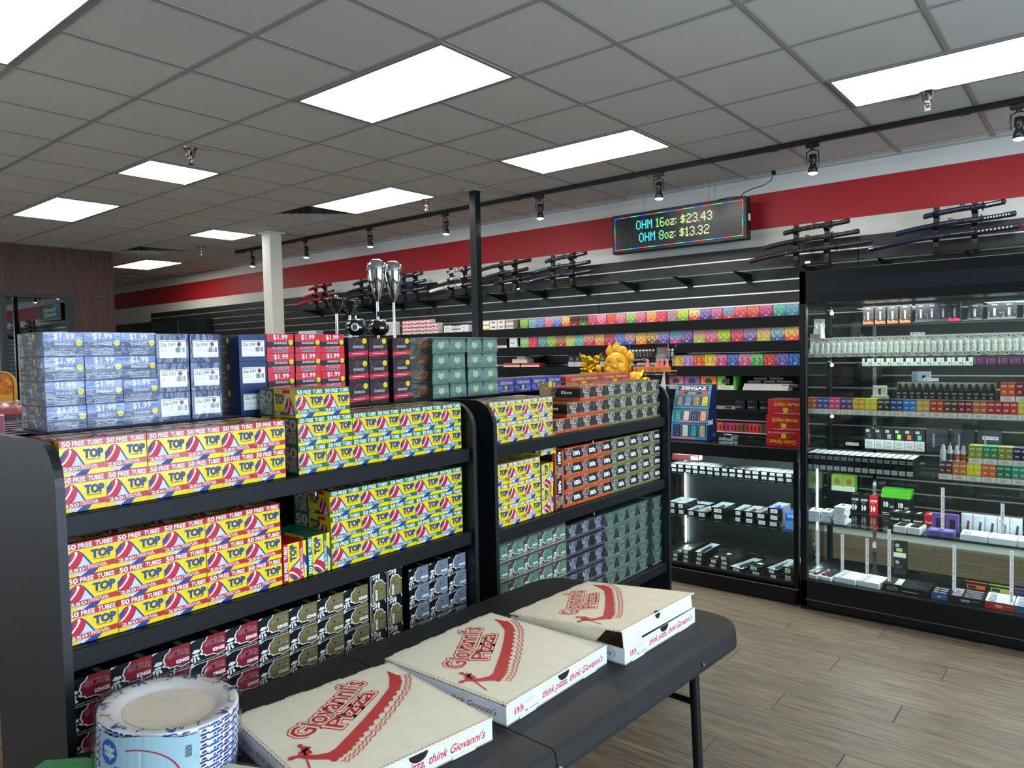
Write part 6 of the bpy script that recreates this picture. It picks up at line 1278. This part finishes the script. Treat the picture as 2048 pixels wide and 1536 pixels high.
DR = [('5c3434', 'red green'), ('c87830', 'amber'), ('e0cc20', 'yellow'), ('d8602c', 'orange'), ('1c7450', 'green'), ('2c8c70', 'teal'), ('b83c2c', 'red'), ('3c3c80', 'blue')]
for k, (c, nm) in enumerate(DR): put('liquid_display', loon(c), -.649 + .0645 * k, 4.46, .834, '%s LOON liquid box pair, %s from left, lower row of the third shelf' % (nm, ORD[k + 1]), 'box', 'liquid boxes on the third tower shelf')
for k, (c, nm) in enumerate([('8c9c34', 'olive green'), ('2c8450', 'green'), ('8c8430', 'olive'), ('2c1c4c', 'dark violet')]): put('liquid_display', loon(c), -.515 + .0645 * k, 4.475, .9265, '%s LOON liquid box pair, %s from left, upper row of the third shelf' % (nm, ORD[k + 1]), 'box', 'liquid boxes on the third tower shelf')
for k in range(4): link('liquid_bottle', MB().lathe([(.0145, .001), (.0145, .055), (.009, .064), (.009, .076), (.003, .088)], M('c9ccc8', .3), 12).lathe([(.0149, .008), (.0149, .042)], M(['d0ccc4', '3c4c44', 'c05048', 'a8502c'][k], .5), 12, cap=False).mesh('b'), None, (-.664 + .031 * k, 4.46, .9268), (0, 0, 0), 'clear tipped liquid bottle, %s from left on the lower boxes' % ORD[k + 1], 'bottle', 'clear liquid bottles')
put('clear_organizer', MB().box(-.05, .05, -.04, .04, 0, .07, CLEARP, .002).mesh('c'), -.74, 4.47, .834, 'empty clear acrylic tray beside the black cartons', 'tray')
# fourth shelf
WB = carton(.11, .062, .020, M('d4d6dc', .45), dict(top=lambda f: (f.rect(.3, .45, .6, .85, M('26282c', .4)),), front=lambda f: f.rect(.35, .4, .6, .55, M('8a8e94', .5))))
for r in range(5): put('white_phone_box', WB, -1.178 + random.uniform(-.006, .006), 4.47, .521 + .0202 * r, 'flat white device box, %s from bottom of the five-high stack' % ORD[r + 1], 'box', 'five stacked white device boxes', rz=-90 + random.uniform(-6, 6))
for c in range(2):
    for r in range(3): put('white_phone_box', WB, -1.325 + .066 * c, 4.47 + .02 * c, .521 + .0202 * r, 'flat white device box, %s pile at the left end, %s from bottom' % (('left', 'right')[c], ORD[r + 1]), 'box', 'white device boxes at the left end', rz=-90 + random.uniform(-8, 8))
LT_ = lambda c, t1, t2: carton(.12, .048, .115, M(c, .4), dict(front=lambda f: (f.text(t1, .12, .68, .88, .80, M('e8e4e0', .4), .04, res=1), f.lines(.25, .58, .7, .64, 1, M('a8a4a0', .5), .4), f.text(t2, .25, .18, .72, .46, M('e8e4e0', .4), .05, res=1)), top=lambda f: f.rect(.3, .1, .8, .8, M('3a3e44', .5))))
for k, c in enumerate(['111215', '111215', 'b81c2c']): put('coil_box', LT_(c, 'LOON', '10'), -1.185 + .0525 * k, 4.84, .521, '%s LOON 10 box, %s from left at the back of the fourth shelf' % ('red' if k == 2 else 'black', ORD[k + 1]), 'box', 'LOON 10 boxes')
for k in range(2): put('coil_box', carton(.12, .075, .11, M('131518', .4), dict(front=lambda f: (f.text('10', .2, .55, .5, .8, M('d8d8d8', .4), .05), f.text('LOON', .6, .5, .9, .62, M('b8b8b8', .5), .03), f.lines(.1, .1, .9, .3, 2, M('c8c8c8', .5), .3)))), -1.0 + .08 * k, 4.84, .521, 'wide black coil box, %s of two right of the red one' % ('left', 'right')[k], 'box', 'wide black coil boxes')
for k, c in enumerate(['141518', '141518', '141518', 'b0242c', 'b0242c']): put('coil_box', carton(.10, .058, .055 if k < 3 else .06, M(c, .4), dict(front=lambda f: (f.text('Coastal', .1, .2, .9, .42, M('d8d4d0', .4), .03, .2, res=1),), top=lambda f: f.poly([(.3, .2), (.6, .3), (.7, .8), (.4, .7)], M('c8c4c0', .5)))), -.94 + .0595 * k, 4.72, .521, '%s low carton, %s from left before the wide black boxes' % ('red' if k > 2 else 'black', ORD[k + 1]), 'carton', 'low cartons on the fourth shelf')
for k in range(2):
    t = empty('earbud_box', (-.857 + .068 * k, 4.46, .521), 'small white box with three dark windows, %s of two on the fourth shelf' % ('left', 'right')[k], 'box', 'white windowed boxes', rot=(0, 0, R(-96)))
    mb = MB(); mb.box(-.06, .06, -.031, .031, 0, .035, M('d9dade', .45), .001); mb.obj('tray', t)
    for j in range(3): MB().box(-.011, .011, -.022, .022, .035, .041, M('26201e', .35), .003).obj('device', t, loc=(-.038 + .036 * j, 0, 0))
for k in range(2):
    PV = M('6c5c9c', .3, 0, .5, .2, 12, 'iridescent', .35)
    put('kit_box', carton(.10, .062, .028, PV, dict(top=lambda f: f.rect(.2, .3, .8, .8, M('8c84b8', .4)))), -.705 + .064 * k, 4.47, .521, 'iridescent purple kit box lying flat, ' + ('left', 'right')[k] + ' of two', 'box', 'iridescent kit boxes')
    put('kit_box', carton(.03, .06, .10, PV, dict(front=lambda f: (f.rect(.3, .15, .75, .75, M('3c2c3c', .4)),))), -.70 + .066 * k, 4.56, .521, 'iridescent purple kit box standing up, ' + ('left', 'right')[k] + ' of two', 'box', 'iridescent kit boxes')
def tray_flat(w_, d_, h_, body, slots, sc, lip=None, mark=None):
    mb = MB(); mb.box(-d_ / 2, d_ / 2, -w_ / 2, w_ / 2, 0, h_, body, .001)
    T = Face(mb, (d_ / 2, -w_ / 2, h_), (0, 1, 0), (-1, 0, 0), (0, 0, 1), w_, d_)
    for j in range(slots):
        v = .06 + .88 * j / slots; T.rect(.10, v, .38, v + .5 / slots, M(sc, .4), True); T.rect(.44, v + .02, .92, v + .42 / slots, M('8a8e98', .4), True)
    T.k += 1
    if lip:
        F = Face(mb, (d_ / 2, -w_ / 2, 0), (0, 1, 0), (0, 0, 1), (1, 0, 0), w_, h_); F.rect(0, 0, 1, 1, lip)
        if mark: 
            g = Face(mb, F.O + F.U * w_ + F.V * h_, -F.U, -F.V, F.N, w_, h_); g.k = 3; g.text(mark, .38, .35, .62, .7, M('e8e4e0', .4), .03); g.lines(.1, .4, .34, .55, 1, M('c8c4c0', .5), .3)
    return mb.mesh('tray')
for k, x in enumerate((-.520, -.395, -.27)): put('pen_tray', tray_flat(.12, .13, .03, M('d9dade', .45), 5, '5a5e66'), x, 4.48, .521, 'white tray of slim pens, %s from left on the fourth shelf' % ORD[k + 1], 'tray', 'white pen trays on the fourth shelf')
for k in range(5): put('pod_kit', carton(.03, .052, .105, M('c4c8ce', .45), dict(front=lambda f, k=k: (f.poly([(.4, .05), (.65, .1), (.75, .65), (.55, .68)], M(['7c2c2c', '4a4e54', '3a3e44', '5a5e64', '3a3e44'][k], .35)), f.ell(.2, .82, .06, .03, M('7a7e84', .5))))), -.57 + .055 * k, 4.60, .521, 'white kit box with a slanting device picture, %s from left' % ORD[k + 1], 'box', 'white kit boxes standing on the fourth shelf')
# hanging above fourth shelf at rear: green and white boxes
for k in range(2): put('fruit_box', pack('7c9c3c', 'c4c8b4', .068, .10, .06, .3, spots='8a5a34'), -1.302 + .070 * k, 4.86, .64 + .0, 'green fruit print box, ' + ('left', 'right')[k] + ' of two, raised behind the fourth shelf', 'box', 'green fruit boxes')
put('box_riser', MB().box(-.035, .035, -.07, .07, 0, .118, BLACKG).mesh('r'), -1.267, 4.86, .521, 'plain black riser block under the green fruit boxes', 'riser')
# floor of the tower
def pods_tray(cols):
    mb = MB(); mb.box(-.09, .09, -.036, .036, 0, .022, M('cfd2d8', .45), .002)
    T = Face(mb, (.09, -.036, .022), (0, 1, 0), (-1, 0, 0), (0, 0, 1), .072, .18); me = mb.mesh('tray'); return me
for k, (x, cs) in enumerate([(-1.322, ['9a9c98', '3a3028', '8a8c88', '26282a']), (-1.244, ['7c2020', '22262c', '2a3036', '1c2024'])]):
    t = empty('pod_tray', (x, 4.50, .179), 'white tray with four rounded pod devices, %s at the left end of the tower floor' % ('first', 'second')[k], 'tray', 'pod device trays', rot=(0, 0, R(-100)))
    link('tray_body', pods_tray(0), t)
    for j in range(4): MB().box(-.035, .035, -.013, .013, 0, .014, M(cs[j], .3, 0, .5, 0, 1, 'pod', 0, 0, .4), .005).obj('pod_device', t, loc=(.04 - .08 * (j // 2), -.017 + .034 * (j % 2), .0222))
for k, x in enumerate((-1.145, -1.02)): put('pen_tray', tray_flat(.118, .16, .032, M('d6d8dc', .45), 6, '4a4e58'), x, 4.50, .179, 'white tray with rows of slim pens, %s on the tower floor' % ('left', 'right')[k], 'tray', 'white pen trays on the tower floor', rz=-96)
put('kit_box', carton(.14, .095, .04, M('232426', .4), dict(front=lambda f: (f.lines(.2, .2, .8, .8, 3, M('a8acb0', .5), .3), f.rect(.7, .2, .9, .6, M('7a7e84', .5))), top=lambda f: (f.rect(.6, .05, .95, .9, M('b4b8b8', .5)), f.lines(.62, .1, .93, .85, 8, M('5a5e60', .5), .3)))), -.905, 4.50, .179, 'dark kit box with white warning panels on the tower floor', 'box')
for r in range(2): put('pod_display', carton(.05, .066, .10, M('1c1f1f', .35), dict(front=lambda f, r=r: (f.text('COCO', .15, .72, .45, .9, M('d8d8d4', .4), .03, res=1), f.rect(.2, .45, .7, .65, M('7c9c4c' if r else '3a3e40', .5)), f.rect(0, .1, 1, .38, M('a8aaa8', .5) if r else M('2c2f30', .5))))), -.93, 4.78, .179 + .101 * r, 'upright dark COCO pod box, %s of two on the tower floor' % ('lower', 'upper')[r], 'box', 'upright dark pod boxes')
put('kit_box', carton(.17, .15, .035, M('1d2020', .3, 0, .5, 0, 1, 'k', .1), dict(top=lambda f: (f.text('SMOK', .45, .3, .75, .38, M('4c44c8', .3), .02, .3), f.lines(.1, .5, .9, .8, 4, M('3a3e40', .5), .1)), front=lambda f: f.lines(.15, .3, .7, .6, 1, M('c8ccc8', .5), .3))), -.80, 4.51, .179, 'large flat dark kit box with blue lettering on the tower floor', 'box')
put('kit_box', tray_flat(.075, .13, .035, M('15181c', .4), 3, '7a8088', M('2c5c94', .4), 'LOST'), -.675, 4.49, .179, 'small black tray with a blue front on the tower floor', 'tray')
put('kit_box', tray_flat(.16, .17, .035, M('1b1b22', .4), 5, 'a8a4a8', M('22222c', .4), 'LOON'), -.555, 4.51, .179, 'black LOON tray of pens, middle of the tower floor', 'tray')
put('kit_box', tray_flat(.12, .17, .038, M('c9ccd2', .45), 6, '2c3040', M('b03028', .4), 'LOON'), -.408, 4.51, .179, 'white LOON tray of pens with a red front', 'tray')
put('kit_box', tray_flat(.12, .17, .038, M('b9bcc8', .45), 6, '4a4c5c', M('4a4c70', .4), 'LOON'), -.283, 4.51, .179, 'pale LOON tray of pens with a slate violet front', 'tray')
for k, (x, c) in enumerate([(-.75, '2a1c1e'), (-.64, '22262a'), (-.53, 'b85c28'), (-.42, '8c9c2c'), (-.31, '54306c')]): put('lid_card', carton(.006, .105, .075, M('1c1d20', .4), dict(front=lambda f, c=c: (f.rect(.0, .93, 1, 1, M(c, .5)), f.rect(.1, .45, .9, .75, M(c, .5)), f.rect(.15, .5, .5, .7, M('26282c', .4))))), x, 4.62, .179, 'upright dark lid card with a %s stripe behind the trays' % ['maroon', 'grey', 'orange', 'lime', 'purple'][k], 'card', 'upright lid cards')
for r in range(3): put('green_box', carton(.07, .16, .018, M('52b030', .4, 0, .4, 0, 1, 'gb', .1), dict(front=lambda f: [f.rect(.08 + .1 * j, 0, .085 + .1 * j, 1, M('3a8420', .5), True) for j in range(9)])), -.965 + .004 * r, 4.84, .6318 + .0184 * r, 'flat bright green box, %s of three on the wide black boxes' % ('lowest', 'middle', 'top')[r], 'box', 'flat green boxes in the tower')
# price tags on the glass
TG = M('e9eaea', .5)
def vtag(x, z1, z0, txt, where):
    mb = MB(); h_ = z1 - z0; w_ = .0165; mb.box(-w_ / 2, w_ / 2, -.0006, 0, 0, h_, TG)
    F = Face(mb, (-w_ / 2, -.0006, h_), (0, 0, -1), (1, 0, 0), (0, -1, 0), h_, w_, .0004); F.text(txt, .03, .25, .97, .78, INK, .0, res=1)
    mb.obj('price_strip', loc=(x, TF + .0098, z0), label='white vertical price strip on the glass reading %s' % where, cat='price tag', group='vertical price strips on the tower glass')
vtag(-1.288, .484, .272, 'SMOK NOVO 3 - $11.99', 'a pod price at the far left'); vtag(-1.153, .475, .258, 'SMOK NOVO 5 - $36.95', 'a second pod price'); vtag(-1.022, .471, .266, 'SMOK NORD 5 - $45.99', 'a third pod price'); vtag(-.910, .537, .247, 'UWELL CALIBURN GK2 - $49.99', 'the longest line')
vtag(-.654, .795, .575, 'LV URSA BABY - $25.95', 'a baby kit price, above the fourth shelf'); vtag(-.391, .740, .583, 'LV URSA - $26.95', 'a kit price at the upper right'); vtag(-.600, .498, .254, 'LOON RELOADED - $29.99', 'a reloaded pen price'); vtag(-.351, .506, .238, 'LOON TYPHOON 2.0 - $31.99', 'a pen price at the lower right')
for k, (x, z, tx) in enumerate([(-.774, 1.608, '$19.99'), (-.709, 1.364, '$17.99'), (-.445, 1.068, '$17.99'), (-1.100, .998, '$19.99')]):
    mb = MB(); mb.box(-.034, .034, -.0006, 0, -.0085, .0085, TG); F = Face(mb, (-.034, -.0006, -.0085), (1, 0, 0), (0, 0, 1), (0, -1, 0), .068, .017, .0004); F.text(tx, .08, .15, .92, .85, INK, .0)
    mb.obj('price_tag', loc=(x, TF + .0098, z), label='small white price tag on the glass, ' + ['highest', 'right of centre below the white boxes', 'above the green boxes', 'above the black cartons'][k], cat='price tag', group='horizontal price tags on the tower glass')

# ------------------------------------------------------------------ things seen past the left end of the near shelf
t = empty('side_counter', (-4.3, .75, 0), 'low counter beyond the near shelf at the left edge', 'counter')
MB().box(-.5, .5, -.6, .6, 0, 1.19, BLACK, .004).obj('carcass', t); MB().box(-.52, .52, -.62, .62, 1.19, 1.215, M('d4cfc8', .5), .004).obj('worktop', t)
t = empty('snack_display', (-4.0, 1.13, 1.216), 'red shelf display of arched yellow packs at the left edge', 'display', rot=(0, 0, R(-14)))
RD = M('b01c24', .45)
MB().box(-.08, .08, -.2, .07, .10, .135, RD, .002).obj('red_shelf', t)
for y_ in (-.19, .06): MB().box(-.07, .07, y_ - .005, y_ + .005, 0, .135, M('2a2c30', .5)).obj('side', t)
YP = M('d8a820', .45)
for k, y_ in enumerate((-.12, .0)):
    mb = MB(); arch = [(-.058, 0), (.058, 0), (.058, .11)] + [(.058 * math.cos(R(a)), .11 + .055 * math.sin(R(a))) for a in range(15, 166, 15)] + [(-.058, .11)]
    mb.prism(arch, 0, .02, YP, 'x'); mb.prism([(x_ * .78, .01 + z_ * .9) for x_, z_ in arch], .0201, .0212, M('5a2c14', .5), 'x'); mb.prism([(x_ * .70, .014 + z_ * .86) for x_, z_ in arch], .0213, .022, M('c8741c', .5, vary=.6, bscale=60), 'x'); mb.box(.0221, .0226, -.038, .038, .015, .055, YP)
    mb.obj('arched_pack', loc=(-3.98, 1.13 + y_ - .005, 1.352), rot=(0, 0, R(-14)), label='arched yellow pack with a fiery picture, %s of two at the left edge' % ('left', 'right')[k], cat='pack', group='arched yellow packs')
MB().box(-.03, .03, -.06, .06, 0, .11, M('d88cac', .5), .003).obj('pink_card', loc=(-3.78, 1.01, 1.216), rot=(0, 0, R(-14)), label='pink card box on the white edge at the far left', cat='box')
mb = MB(); mb.box(-.02, .02, -.05, .05, 0, .075, M('3c2c54', .5), .002)
for k in range(7): mb.box(.0202, .0206, -.048, .048, .006 + .010 * k, .010 + .010 * k, M('d8d0dc', .5))
mb.obj('striped_packet', loc=(-3.80, 1.125, 1.216), rot=(0, 0, R(-14)), label='purple striped packet between the pink box and the blue stack', cat='packet')
mb = MB(); mb.ball((0, 0, .09), .075, FILM_MILK, 14, 9, (1, 1.3, .9)); o = mb.obj('clear_bag', loc=(-3.93, 1.13, 1.23), label='crumpled clear plastic bag under the red display shelf', cat='bag')
